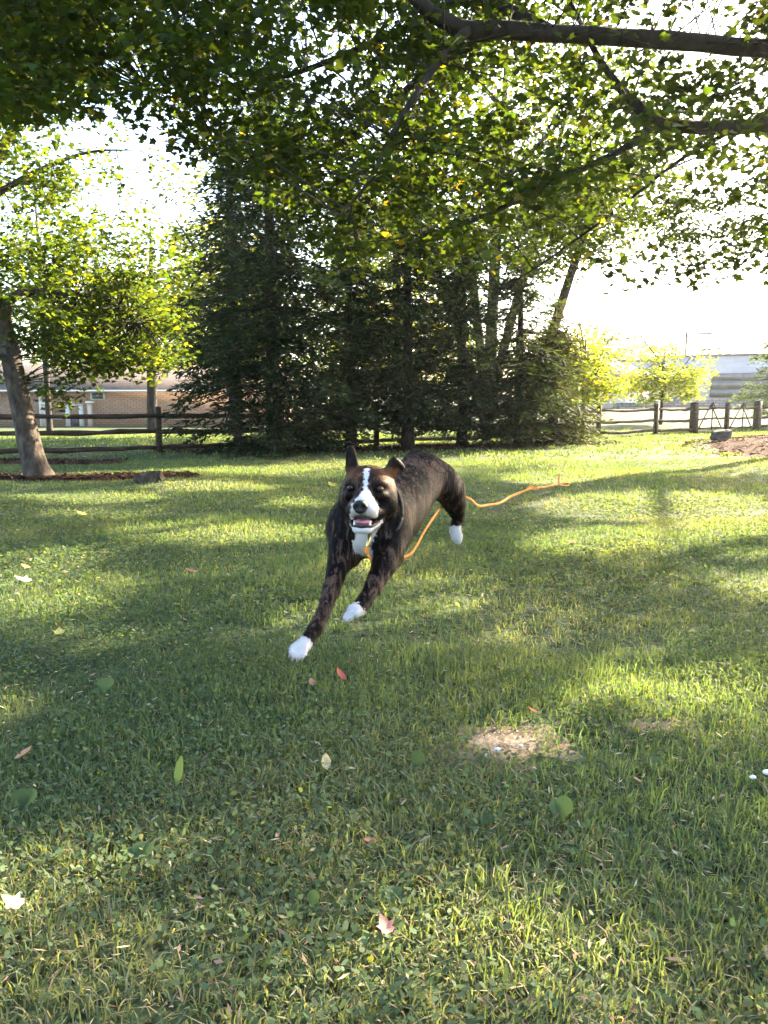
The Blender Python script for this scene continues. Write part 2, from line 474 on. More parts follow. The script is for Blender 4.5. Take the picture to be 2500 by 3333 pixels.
def fence(label, stops, thick_last=None):
    root = empty('split_rail_fence', fp(stops[0]), label, 'fence', 'dark wooden fence runs')
    for i, s in enumerate(stops):
        post(root, s, FH + (0.05 if s == thick_last else 0), 0.2 if s == thick_last else 0.11)
    for s0, s1 in zip(stops[:-1], stops[1:]):
        for z in RZ: rail(root, s0 + 0.03, s1 - 0.03, z)
    return root
fence('long dark three-rail wooden fence running from the left edge to the gate', [-5.8, -2.9, 0.0, 2.5, 5.0, 7.45, 9.9, 12.35, 14.8, 16.6], 16.6)
fence('short run of dark three-rail wooden fence right of the gate', [19.95, 22.4, 24.9], 19.95)
def gate(label, s0, s1):
    root = empty('garden_gate', fp((s0 + s1) / 2), label, 'gate', 'gate leaves')
    for z in RZ: rail(root, s0 + 0.03, s1 - 0.03, z, 0.06, 0.0, 0.035)
    sm = (s0 + s1) / 2
    up = np.array([0, 0, 1.0])
    for e in (s0 + 0.12, s1 - 0.12):
        b = MB(); b.tube([fp(e, 0.028) + up * 0.08, fp(sm, 0.028) + up * 0.86], 0.02, 6); b.build('brace', M['fence'], root)
    b = MB(); b.tube([fp(sm, -0.03) + up * 0.06, fp(sm, -0.03) + up * 0.90], 0.018, 6); b.build('picket', M['fence'], root)
    b = MB(); b.tube([fp(sm - 0.12, -0.03) + up * 0.77, fp(sm, -0.035) + up * 0.93, fp(sm + 0.12, -0.03) + up * 0.77], 0.022, 6); b.build('peak', M['fence'], root)
    return root
gate('left leaf of the dark wooden gate with its upright inverted-V brace', 16.72, 18.2)
gate('right leaf of the dark wooden gate with its upright inverted-V brace', 18.36, 19.82)
root = empty('gate_post', fp(18.28), 'dark wooden post between the two gate leaves', 'post'); post(root, 18.28, 0.93, 0.12)

# ------------------------------------------------------------------ left building
def box_part(name, mat, parent, x0, x1, y0, y1, z0, z1, bev=0.0):
    b = MB(); b.box(((x0 + x1) / 2, (y0 + y1) / 2, (z0 + z1) / 2), (x1 - x0, y1 - y0, z1 - z0), 0, bev)
    return b.build(name, mat, parent)
LB = empty('brick_building', (-24, 57, -0.8), 'long low tan brick building with brown roof behind the left fence', 'building')
box_part('wall', M['brick'], LB, -46, -8, 57, 66, -1.4, 1.85)
b = MB(); b.add([(-46.6, 56.3, 1.88), (-7.4, 56.3, 1.88), (-7.4, 61.5, 3.9), (-46.6, 61.5, 3.9), (-46.6, 66.7, 1.88), (-7.4, 66.7, 1.88),
                 (-46.6, 56.3, 1.72), (-7.4, 56.3, 1.72), (-46.6, 66.7, 1.72), (-7.4, 66.7, 1.72)],
                [(0, 1, 2, 3), (3, 2, 5, 4), (6, 8, 9, 7), (0, 6, 7, 1), (4, 5, 9, 8), (0, 3, 4, 8, 6), (1, 7, 9, 5, 2)])
rf = b.build('roof', M['shingle'], LB)
box_part('gutter', M['trim'], rf, -46.7, -7.3, 56.18, 56.295, 1.74, 1.87)
def bx(zx): return ((zx * 0.3617) * 0.3072 - 384) / F * 57.5
def bz(zy): return 1.0 + (402 - (1200 + zy * 0.3617) * 0.3072) / F * 57.5
box_part('downspout', M['trim'], LB, bx(415), bx(440), 56.85, 56.99, -0.8, 1.7)
for x0, x1, z0, z1 in ((470, 535, 320, 515), (870, 930, 310, 515)):
    p_ = box_part('porch_pillar', M['beige'], LB, bx(x0), bx(x1) - 0.25, 56.2, 56.6, -0.9, bz(z0))
    box_part('capital', M['trim'], p_, bx(x0) - 0.1, bx(x1) - 0.1, 56.1, 56.7, bz(z0), bz(z0) + 0.12)
for x0, x1 in ((640, 680), (762, 798)):
    box_part('door_jamb', M['trim'], LB, bx(x0), bx(x1), 56.9, 56.995, -0.8, bz(335))
box_part('lintel', M['trim'], LB, bx(640), bx(798), 56.88, 56.99, bz(335) + .01, bz(318))
d_ = box_part('door', M['door'], LB, bx(685), bx(758), 56.94, 56.99, -0.8, bz(430))
box_part('handle', M['trim'], d_, bx(690), bx(697), 56.88, 56.935, -0.1, 0.05)
for x0, x1, z0, z1 in ((-40, 75, 235, 272), (250, 300, 228, 268), (870, 1000, 215, 282)):
    w_ = box_part('window', M['trim'], LB, bx(x0), bx(x1), 56.9, 56.99, bz(z1), bz(z0))
    box_part('pane', M['glass'], w_, bx(x0) + 0.15, bx(x1) - 0.15, 56.86, 56.897, bz(z1) + 0.08, bz(z0) - 0.08)
box_part('railing', M['trim'], LB, bx(520), bx(640), 56.3, 56.36, bz(450), bz(442))

# ------------------------------------------------------------------ right building: a rotated frame u along the facade
RB0 = np.array([18.0, 66.0]); RBD = np.array([0.885, -0.466]); RBN = np.array([-0.466, -0.885])
def rb_box(name, mat, parent, u0, u1, d0, d1, z0, z1):
    c = RB0 + RBD * (u0 + u1) / 2 + RBN * (d0 + d1) / 2
    b = MB(); b.box((c[0], c[1], (z0 + z1) / 2), (u1 - u0, abs(d1 - d0), z1 - z0), math.atan2(RBD[1], RBD[0]))
    return b.build(name, mat, parent)
RB = empty('block_building', (18, 66, 0.5), 'pale grey block building with flat roof and stone base beyond the gate', 'building')
RB.rotation_euler = (0, 0, 0)
rb_box('wall', M['block'], RB, 5.0, 34, -12, 0, 0.0, 4.6)
rb_box('parapet', M['dark_metal'], RB, 4.9, 34.1, -12.1, 0.1, 4.603, 4.75)
rb_box('low_wing', M['block'], RB, -6, 4.88, -11.5, -0.4, 0.0, 4.35)
rb_box('low_parapet', M['dark_metal'], RB, -6.1, 4.88, -11.6, -0.3, 4.353, 4.48)
rb_box('stone_base', M['fieldstone'], RB, -6.05, 34.05, 0.02, 0.14, 0.0, 1.25)
w_ = rb_box('window', M['dark_metal'], RB, 9.2, 13.8, 0.02, 0.10, 1.35, 3.25)
for k in range(2):
    for j, (z0, z1) in enumerate(((1.42, 1.98), (2.04, 2.62), (2.68, 3.19))):
        rb_box('pane', M['glass'], w_, 9.28 + k * 2.28, 11.46 + k * 2.28, 0.11, 0.13, z0, z1)
w_ = rb_box('window', M['dark_metal'], RB, 17.2, 21.8, 0.02, 0.10, 1.35, 3.25)
rb_box('pane', M['glass'], w_, 17.28, 21.7, 0.11, 0.13, 1.42, 3.19)

# shop pavilion with brown gable, pale columns and a red sign, far behind the young trees
SH = empty('shop_pavilion', (16.5, 56, 0.5), 'small shop with brown gable roof and pale columns behind the young trees', 'building')
box_part('wall', M['white'], SH, 13.0, 19.6, 57.0, 61, 0.2, 2.7)
b = MB(); b.add([(10.2, 55.2, 2.75), (20.2, 55.2, 2.75), (14.6, 58, 5.0), (10.2, 62, 2.75), (20.2, 62, 2.75), (10.2, 55.2, 2.6), (20.2, 55.2, 2.6), (10.2, 62, 2.6), (20.2, 62, 2.6)],
                [(0, 1, 2), (1, 4, 2), (4, 3, 2), (3, 0, 2), (0, 5, 6, 1), (1, 6, 8, 4), (4, 8, 7, 3), (3, 7, 5, 0), (5, 7, 8, 6)])
b.build('roof', M['shingle'], SH)
for x in (11.2, 14.4, 17.6, 19.8):
    box_part('column', M['white'], SH, x - 0.25, x + 0.25, 55.4, 55.9, 0.2, 2.6, 0.03)
SG = empty('shop_sign', (17.8, 54.2, 0.5), 'red and white striped sign standing before the small shop', 'sign')
box_part('post', M['white'], SG, 17.72, 17.88, 54.2, 54.3, 0.2, 1.7)
box_part('board', M['red'], SG, 17.1, 18.5, 54.1, 54.19, 1.7, 2.75)
box_part('stripe', M['white'], SG, 17.1, 18.5, 54.06, 54.095, 2.15, 2.4)
box_part('stripe', M['yellow'], SG, 17.3, 18.5, 54.06, 54.095, 1.85, 2.02)
PL = empty('brick_planter', (16.3, 50.5, 0.5), 'low brown brick planter box on the bright lawn behind the fence', 'planter')
box_part('wall', M['fieldstone'], PL, 15.3, 17.9, 50, 51.2, 0.2, 0.92)
box_part('cap', M['trim'], PL, 15.2, 18.0, 49.9, 51.3, 0.922, 0.98)

# utility pole and wires
UP = empty('utility_pole', (29.2, 75, 0.6), 'thin wooden utility pole rising behind the block building', 'utility pole')
b = MB(); b.tube([(29.2, 75, 0.3), (29.2, 75, 4), (29.2, 75, 7.8)], [0.16, 0.14, 0.11], 8); b.build('shaft', M['pole'], UP, True)
box_part('crossarm', M['pole'], UP, 28.2, 30.2, 74.85, 74.95, 7.2, 7.34)
for x in (28.4, 29.2, 30.0):
    b = MB(); b.tube([(x, 74.9, 7.35), (x, 74.9, 7.5)], 0.05, 6); b.build('insulator', M['dark_metal'], UP)
def wire(label, p0, p1, sag):
    u = np.linspace(0, 1, 25)[:, None]
    pts = np.array(p0) * (1 - u) + np.array(p1) * u; pts[:, 2] -= sag * 4 * (u * (1 - u))[:, 0]
    b = MB(); b.tube(pts, 0.055, 5)
    return tag(b.build('power_line', M['cable'], None, True), label, 'power line', 'overhead power lines')
wire('upper power line running from the utility pole to the upper right', (28.4, 74.9, 7.5), (58, 66, 9.2), 0.5)
wire('second power line just under the upper one at right', (30.0, 74.9, 7.45), (58, 66, 8.7), 0.5)
wire('lowest power line crossing above the flat roof at right', (24, 60, 4.9), (38, 54, 6.6), 0.1)
wire('power line left of the utility pole above the distant trees', (28.4, 74.9, 7.5), (-2, 84, 8.4), 0.9)
wire('sloping power line crossing before the distant tree clump', (29.2, 74.9, 7.5), (10, 60, 4.0), 0.2)

# ------------------------------------------------------------------ leaves and trees
MAPLE = np.array([(0, 0), (0.34, 0.08), (0.27, 0.28), (0.52, 0.5), (0.22, 0.6), (0, 1.0), (-0.22, 0.6), (-0.52, 0.5), (-0.27, 0.28), (-0.34, 0.08)])
MAPLE_FINE = np.array([(0, 0), (0.17, -0.03), (0.36, 0.12), (0.30, 0.26), (0.52, 0.46), (0.27, 0.52), (0.22, 0.66), (0, 1.0),
                  (-0.22, 0.66), (-0.27, 0.52), (-0.52, 0.46), (-0.30, 0.26), (-0.36, 0.12), (-0.17, -0.03)])
OVAL = np.array([(0, 0), (0.24, 0.22), (0.30, 0.5), (0.18, 0.8), (0, 1.0), (-0.18, 0.8), (-0.30, 0.5), (-0.24, 0.22)])
KITE = np.array([(0, 0), (0.32, 0.45), (0, 1.0), (-0.32, 0.45)])
def leaves(name, c, nrm, tip, size, shape, cols, mat, parent=None, fold=0.0):
    """one flat or folded face for each leaf; c (n,3) leaf base, nrm normal, tip direction"""
    n = len(c); k = len(shape)
    nrm = nrm / (np.linalg.norm(nrm, axis=1)[:, None] + 1e-9)
    tip = tip - nrm * (tip * nrm).sum(1)[:, None]; tip /= np.linalg.norm(tip, axis=1)[:, None] + 1e-9
    sd = np.cross(tip, nrm)
    V = c[:, None] + size[:, None, None] * (shape[None, :, 0, None] * sd[:, None] + shape[None, :, 1, None] * tip[:, None])
    if fold:
        V = V + (size[:, None] * (np.abs(shape[None, :, 0]) * fold - 0.18 * shape[None, :, 1] ** 2))[:, :, None] * nrm[:, None]
    return raw_mesh(name, V.reshape(-1, 3), np.full(n, k), np.arange(n * k), mat, parent, False, np.repeat(cols, k, 0))

def unit(v): return v / (np.linalg.norm(v, axis=-1, keepdims=True) + 1e-9)

def leaf_cols(n, base, var=0.25, yellow=0.1, ycol=(0.22, 0.22, 0.03)):
    base = np.array(base)
    c = base * rng.uniform(1 - var, 1 + var, (n, 1)) * rng.uniform(0.9, 1.1, (n, 3))
    y = rng.random(n) < yellow
    c[y] = np.array(ycol) * rng.uniform(0.6, 1.2, (y.sum(), 1))
    return c

def clump_leaves(centers, radii, per, flat=0.45, tilt=0.5):
    """leaf positions in sprays round the clump centres; returns c, nrm, tip, clump index"""
    n = len(centers) * per
    ci = np.repeat(np.arange(len(centers)), per)
    d = unit(rng.normal(0, 1, (n, 3))) * (rng.random(n) ** 0.5)[:, None]
    d[:, 2] *= flat
    # each spray is a tilted plate
    tl = rng.normal(0, 0.25, (len(centers), 2))
    d[:, 2] += d[:, 0] * tl[ci, 0] + d[:, 1] * tl[ci, 1]
    c = centers[ci] + d * radii[ci][:, None]
    nrm = np.stack([rng.normal(0, tilt, n), rng.normal(0, tilt, n), np.ones(n)], 1)
    out = d.copy(); out[:, 2] = -0.35 + rng.normal(0, 0.3, n); out[:, :2] += rng.normal(0, 0.5, (n, 2))
    return c, nrm, out, ci

def twig_mesh(name, a, b_, r, parent, mat, sag=0.0):
    """thin three-sided twigs from a to b"""
    n = len(a); d = unit(b_ - a); u = unit(np.cross(d, np.array([0.3, 0.2, 0.93]))); w = np.cross(d, u)
    ang = np.array([0, 2.094, 4.189])
    ring = np.cos(ang)[None, :, None] * u[:, None] + np.sin(ang)[None, :, None] * w[:, None]
    mid = (a + b_) / 2; mid[:, 2] -= sag * np.linalg.norm(b_ - a, axis=1)
    V = np.stack([a[:, None] + ring * r[:, None, None], mid[:, None] + ring * r[:, None, None] * 0.7, b_[:, None] + ring * r[:, None, None] * 0.35], 1).reshape(-1, 3)
    base = (np.arange(n) * 9)[:, None, None]
    q = []
    for l in range(2):
        for k in range(3):
            j = (k + 1) % 3
            q.append([l * 3 + k, l * 3 + j, l * 3 + 3 + j, l * 3 + 3 + k])
    idx = (base + np.array(q)[None]).reshape(-1)
    o = raw_mesh(name, V, np.full(n * 6, 4), idx, mat, parent, True)
    o['kind'] = 'stuff'
    return o

def nearest_on(paths, pts):
    """nearest vertex of the limb paths for each point"""
    A = np.vstack(paths)
    out = np.empty((len(pts), 3))
    for i in range(0, len(pts), 500):
        q = pts[i:i + 500]
        # a twig leaves the limb nearer the trunk than its own clump
        d = ((q[:, None] - A[None]) ** 2).sum(2)
        out[i:i + 500] = A[d.argmin(1)]
    return out

# --- the big maple whose crown hangs over the lawn; its trunk stands out of frame at right
MT = np.array([8.0, 4.2, 0.0]); MT[2] = float(gz(MT[0], MT[1]))
maple = empty('maple_tree', MT, 'big maple with thick dark limbs reaching in overhead from the right', 'tree')
def limb(root, pts, rads, name='limb', mat=None, n=24, seg=10, jit=0.05):
    q = spline(np.c_[np.asarray(pts, float), np.asarray(rads, float)], n)
    b = MB(); b.tube(q[:, :3], np.maximum(q[:, 3], 0.004), seg, jit=jit); b.build(name, mat or M['bark_dark'], root, True)
    return q[:, :3]
paths = []
limb(maple, [MT + [0, 0, -0.1], MT + [0.02, 0, 0.5], MT + [-0.05, 0, 2.0], MT + [0.0, 0.05, 4.2], MT + [0.25, 0.2, 7.5], MT + [0.2, 0.3, 10.5]], [0.46, 0.34, 0.29, 0.25, 0.15, 0.05], 'trunk', M['bark'], 30, 14)
T1 = MT + [-0.02, 0.05, 3.6]; T2 = MT + [0, 0.05, 3.2]; T3 = MT + [0.1, 0.1, 5.0]
paths.append(limb(maple, [T1, P(830, 44, 7.9), P(768, 48, 7.2), P(690, 42, 6.9), P(600, 36, 6.6), P(500, 30, 6.3), P(460, 28, 6.15), P(425, 8, 6.0), P(395, -25, 5.9), P(330, -70, 5.8), P(220, -110, 5.6)],
                  [0.14, 0.095, 0.085, 0.076, 0.072, 0.074, 0.07, 0.058, 0.053, 0.04, 0.018], n=50))
paths.append(limb(maple, [T2, P(820, 122, 8.0), P(768, 124, 7.6), P(720, 128, 7.4), P(655, 123, 7.1), P(635, 104, 7.0), P(600, 60, 6.9), P(560, -20, 6.8)],
                  [0.12, 0.085, 0.075, 0.07, 0.062, 0.05, 0.03, 0.012], n=36))
paths.append(limb(maple, [P(655, 123, 7.1), P(625, 148, 7.0), P(580, 170, 6.9), P(520, 200, 6.8), P(460, 225, 6.7), P(390, 240, 6.6)], [0.05, 0.034, 0.026, 0.02, 0.014, 0.006], n=24))
paths.append(limb(maple, [P(740, 126, 7.5), P(680, 160, 7.6), P(610, 215, 7.8), P(540, 265, 7.9), P(500, 290, 8.0)], [0.03, 0.018, 0.014, 0.010, 0.005], n=24))
paths.append(limb(maple, [P(500, 30, 6.3), P(430, 70, 6.6), P(360, 130, 6.8), P(300, 160, 7.0), P(230, 170, 7.1)], [0.05, 0.035, 0.028, 0.02, 0.006], n=24))
paths.append(limb(maple, [P(470, 27, 6.2), P(440, 60, 5.8), P(400, 120, 5.6), P(370, 180, 5.5), P(340, 215, 5.4)], [0.045, 0.03, 0.022, 0.015, 0.006], n=24))
paths.append(limb(maple, [P(560, 36, 6.5), P(470, 0, 7.0), P(380, 40, 7.4), P(270, 80, 7.8), P(150, 90, 8.0)], [0.06, 0.045, 0.035, 0.022, 0.006], n=28))
paths.append(limb(maple, [T1, MT + [-1.2, 2.0, 5.2], MT + [-2.6, 3.6, 6.4], MT + [-4.6, 4.6, 7.0]], [0.13, 0.09, 0.05, 0.01], n=24))
paths.append(limb(maple, [T3, MT + [-0.9, 3.6, 6.6], MT + [-2.0, 6.4, 7.6], MT + [-3.0, 8.4, 8.0]], [0.12, 0.08, 0.05, 0.01], n=24))
paths.append(limb(maple, [T3, MT + [1.8, 1.2, 6.4], MT + [3.6, 2.0, 7.2]], [0.12, 0.08, 0.02], n=20))
paths.append(limb(maple, [T3, MT + [1.6, -1.5, 6.2], MT + [3.0, -3.0, 6.8]], [0.12, 0.08, 0.02], n=20))
paths.append(limb(maple, [T2, MT + [0.2, -1.8, 4.4], MT + [-0.2, -3.8, 5.0], MT + [-0.6, -5.6, 5.2]], [0.12, 0.08, 0.05, 0.01], n=20))
paths.append(limb(maple, [T2, MT + [0.4, 3.0, 4.4], MT + [0.4, 6.0, 5.4], MT + [0.0, 8.4, 6.0]], [0.11, 0.08, 0.05, 0.02], n=24))

def canopy_floor(px):
    """lowest image row where the big maple's leaves hang, from the photograph"""
    xs = [-100, 60, 110, 160, 200, 250, 300, 350, 400, 450, 500, 540, 570, 600, 650, 700, 768, 900]
    ys = [120, 130, 140, 160, 175, 185, 240, 275, 285, 270, 285, 298, 305, 295, 272, 288, 278, 270]
    return np.interp(px, xs, ys)

def maple_clumps():
    out = []
    # clumps in the part of the crown seen overhead, in a slab 5 to 9.5 m off
    tries = 0
    while len(out) < 560 and tries < 20000:
        tries += 1
        x = rng.uniform(-40, 820); t = rng.uniform(5.2, 9.4)
        y = rng.uniform(-120, canopy_floor(x) - 14)
        # sky shows through at upper left and upper right
        hole = 0
        for hx, hy, hrx, hry, w in ((110, 150, 80, 45, .5), (175, 190, 35, 50, .7), (700, 20, 60, 22, .8), (650, 72, 90, 14, .75), (720, 200, 60, 45, .55), (600, 250, 50, 30, .5), (500, 215, 25, 60, .5)):
            d = ((x - hx) / hrx) ** 2 + ((y - hy) / hry) ** 2
            if d < 1: hole = max(hole, w)
        if rng.random() < hole: continue
        p = P(x, y, t)
        if p[2] < 2.0: continue
        if rng.random() < lit_amount(p[None])[0]: continue
        out.append(p)
    # crown above and beside the frame
    k = 0; tries = 0
    while k < 420 and tries < 40000:
        tries += 1
        d = unit(rng.normal(0, 1, 3)) * rng.random() ** 0.4
        p = MT + np.array([-2.7, 3.8, 7.4]) + d * np.array([7.2, 6.2, 4.4])
        if p[2] < 3.2: continue
        x, y, t = proj(p)
        if -10 < x < 790 and t > 0.5 and y > canopy_floor(x) - 20: continue
        if 0 < x < 768 and 0 < y and rng.random() < 0.5: continue
        if rng.random() < lit_amount(p[None])[0]: continue
        out.append(p); k += 1
    return out
mc = maple_clumps()
# the lawn in front lies in shade: grow twigs where the sun would otherwise come through
sh = []
gxs = rng.uniform(-5.0, 5.0, 9000); gys = rng.uniform(0.8, 10.0, 9000)
gp = np.stack([gxs, gys, np.zeros(9000)], 1)
xx, yy, _t = proj(gp)
sel = (xx > -60) & (xx < 830)
gp = gp[sel]
ctr = np.array(mc)
# so does the dog's body
dogp = np.array([P(x_, y_, t_) for x_, y_, t_ in ((400, 500, 2.9), (410, 490, 3.0), (418, 482, 3.1), (425, 475, 3.2), (430, 465, 3.3), (435, 485, 3.1), (428, 500, 3.0), (420, 515, 2.95), (445, 490, 3.3), (405, 520, 2.85), (395, 535, 2.8), (385, 560, 2.7), (375, 590, 2.6), (360, 610, 2.5), (345, 560, 2.7), (330, 590, 2.6), (315, 625, 2.45), (300, 648, 2.4), (440, 470, 3.3), (412, 470, 3.15), (405, 480, 3.0), (365, 545, 2.7), (340, 530, 2.75), (435, 510, 3.0), (440, 500, 3.1), (450, 505, 3.4))])
gp = np.vstack([dogp, dogp + 0.06, dogp - 0.06, dogp + [0.05, 0, 0.1], gp]); nd = 4 * len(dogp)
for gi, g in enumerate(gp):
    if gi >= nd and lit_amount(g[None] + SUN[None] * 1e-6)[0] > 0.3: continue
    d = ctr - g; s = d @ SUN
    dist = np.linalg.norm(d - s[:, None] * SUN, axis=1)
    if gi >= nd and (dist < 0.27).sum() >= 3: continue
    for _ in range(12):
        t = rng.uniform(7, 21); p = g + SUN * t
        x, y, tt = proj(p)
        inside = 0 < x < 768 and y > 0
        if inside and y > canopy_floor(x) - 25: continue
        if inside and rng.random() < 0.75: continue
        q = (p - (MT + [-1.2, 4.0, 5.8])) / np.array([8.2, 7.6, 5.4])
        if (q ** 2).sum() > 1.4 or p[2] < 2.9: continue
        ctr = np.vstack([ctr, p]); break
mc = ctr
print('maple clumps', len(mc))
mr = rng.uniform(0.28, 0.5, len(mc))
xo, yo, to = proj(mc); seen = (xo > -60) & (xo < 830) & (yo > -70) & (to > 0.5)
c, nr, tp, ci = clump_leaves(mc[seen], mr[seen], 80, 0.5, 0.55)
c2, nr2, tp2, ci2 = clump_leaves(mc[~seen], mr[~seen], 36, 0.5, 0.55)
sz = np.concatenate([rng.uniform(0.05, 0.10, len(c)), rng.uniform(0.085, 0.145, len(c2))])
c, nr, tp = np.vstack([c, c2]), np.vstack([nr, nr2]), np.vstack([tp, tp2])
kp = keep_gaps(c); x, y, t = proj(c); kp &= ~((x > 0) & (x < 768) & (t > 1) & (y > canopy_floor(x) + 12)); kp &= (t > 3.2) | (c[:, 1] < -0.5)
for lx, ly, lt, hw_, pr in (([395, 425, 460, 500, 600, 690, 768], [-25, 8, 28, 30, 36, 42, 48], [5.9, 6.0, 6.15, 6.3, 6.6, 6.9, 7.2], 15, 0.88), ([635, 655, 720, 768], [104, 123, 128, 124], [7.0, 7.1, 7.4, 7.6], 9, 0.8)):
    on = (x > lx[0] - 5) & (x < 800) & (np.abs(y - np.interp(x, lx, ly)) < hw_) & (t < np.interp(x, lx, lt) + 0.1)      # the limb hangs clear of its leaves
    kp &= ~(on & (rng.random(len(x)) < pr))
c, nr, tp, sz = c[kp], nr[kp], tp[kp], sz[kp]
o = leaves('crown', c, nr, tp, sz, MAPLE, leaf_cols(len(c), (0.022, 0.036, 0.009), 0.4, 0.025, (0.15, 0.13, 0.02)), M['leaf'], maple, 0.15)
near = nearest_on(paths, mc)
tk = np.maximum(lit_amount(near * 0.5 + mc * 0.5), lit_amount(near * 0.25 + mc * 0.75)) < 0.5; tk &= np.linalg.norm(near - mc, axis=1) < 1.5; near = near[tk]; mt_ = mc[tk]
twig_mesh('twigs', near, mt_, np.full(len(mt_), 0.009), maple, M['bark_dark'], -0.05)
e0 = np.repeat(mc, 4, 0); e0 = e0[lit_amount(e0) < 0.5]; e1 = e0 + rng.normal(0, 1, e0.shape) * np.array([0.26, 0.26, 0.1])
twig_mesh('twigs', e0, e1, np.full(len(e0), 0.004), maple, M['bark_dark'])

# --- broadleaf trees with a whole crown
def broadleaf(name, label, base, trunk, limbs, ell, nclump, per, cr, leaf, shape, base_col, yellow, bark='bark', group=None, dens_pow=0.4, gaps=True, avoid=None, extra=None):
    base = np.array(base, float)
    root = empty(name, base, label, 'tree', group)
    pth = []
    q = limb(root, [base + np.array(p[:3]) for p in trunk], [p[3] for p in trunk], 'trunk', M[bark], 30, 12, 0.04); pth.append(q[8:])
    for L in limbs:
        if gaps and lit_amount(np.array([base + np.array(p[:3]) for p in L])).mean() > 0.35: continue
        pth.append(limb(root, [base + np.array(p[:3]) for p in L], [p[3] for p in L], 'limb', M[bark], 20, 8))
    cl = []
    tr = 0
    while len(cl) < nclump and tr < nclump * 60:
        tr += 1
        e = ell[rng.integers(len(ell))]
        d = unit(rng.normal(0, 1, 3)) * rng.random() ** dens_pow
        p = base + np.array(e[:3]) + d * np.array(e[3:6])
        if avoid is not None and avoid(p): continue
        if gaps and rng.random() < lit_amount(p[None])[0] * 0.9: continue
        cl.append(p)
    if extra is not None: cl += [np.array(p) for p in extra]
    cl = np.array(cl); rr = rng.uniform(cr[0], cr[1], len(cl))
    c, nr, tp, ci = clump_leaves(cl, rr, per, 0.5, 0.55)
    if gaps:
        kp = keep_gaps(c); c, nr, tp = c[kp], nr[kp], tp[kp]
    leaves('crown', c, nr, tp, rng.uniform(leaf[0], leaf[1], len(c)), shape, leaf_cols(len(c), base_col, 0.3, yellow), M['leaf'], root, 0.12 if len(shape) > 4 else 0)
    na = nearest_on(pth, cl); ok = np.linalg.norm(na - cl, axis=1) < min(0.9, 0.35 * max(e[3] for e in ell) + 0.5)
    if ok.any(): twig_mesh('twigs', na[ok], cl[ok], np.full(ok.sum(), 0.012), root, M['bark_dark'], -0.04)
    return root

# left tree: base, lean to the left, crown from 1.2 m up
L0 = np.array([ltb[0], ltb[1], float(gz(ltb[0], ltb[1]))])
def lp(px, py, t=10.15): return tuple(P(px, py, t) - L0)
def left_avoid(p):
    x, y, t = proj(p)
    for hx, hy, hrx, hry in ((130, 150, 55, 45), (185, 195, 30, 50), (60, 110, 40, 28), (110, 205, 45, 14), (45, 205, 30, 12), (160, 90, 30, 30)):
        if ((x - hx) / hrx) ** 2 + ((y - hy) / hry) ** 2 < 1 and rng.random() < 0.7: return True
    return x > 205 or (x > 30 and y > 388) or y > 392
broadleaf('leaning_tree', 'tree with leaning grey-brown trunk at the left edge in a mulch ring', L0,
          [(0.05, 0, -0.12, 0.27), (*lp(36, 468), 0.17), (*lp(30, 445), 0.152), (*lp(20, 400), 0.138), (*lp(8, 345), 0.132), (*lp(-3, 310), 0.125), (*lp(-20, 255), 0.12), (*lp(-20, 200), 0.10), (*lp(0, 152), 0.07), (*lp(28, 102), 0.05), (*lp(45, 50), 0.04), (*lp(60, 0), 0.03), (*lp(70, -40), 0.02)],
          [[(*lp(3, 318), 0.09), (*lp(12, 298), 0.06), (*lp(30, 291), 0.05), (*lp(60, 293), 0.04), (*lp(100, 298), 0.022), (*lp(140, 320, 9.9), 0.008)],
           [(*lp(-20, 220), 0.09), (*lp(-45, 150, 10.8), 0.07), (*lp(-80, 40, 11.4), 0.04), (*lp(-100, -60, 11.6), 0.01)],
           [(*lp(-15, 200), 0.05), (*lp(40, 170, 10.6), 0.035), (*lp(90, 152, 11), 0.02), (*lp(140, 150, 11.2), 0.006)],
           [(*lp(18, 120), 0.04), (*lp(20, 60, 9.6), 0.04), (*lp(30, 0, 9.2), 0.02)],
           [(*lp(-12, 280), 0.05), (*lp(-40, 250, 9.4), 0.03), (*lp(-90, 240, 9.0), 0.01)]],
          [(*lp(60, 320), 1.6, 1.6, 0.8), (*lp(10, 150), 2.2, 2.0, 1.6), (*lp(20, 180), 1.8, 1.8, 1.6), (*lp(90, 270), 1.3, 1.3, 0.6), (*lp(-60, 120), 2.2, 2.0, 2.2), (*lp(40, 20), 1.8, 1.8, 1.2), (*lp(110, 340), 1.1, 1.0, 0.5)],
          430, 50, (0.25, 0.45), (0.05, 0.095), MAPLE, (0.033, 0.053, 0.013), 0.06, avoid=left_avoid,
          extra=[P(58, 395, 9.9), P(62, 405, 9.8), P(50, 388, 10.0), P(66, 385, 9.8)])

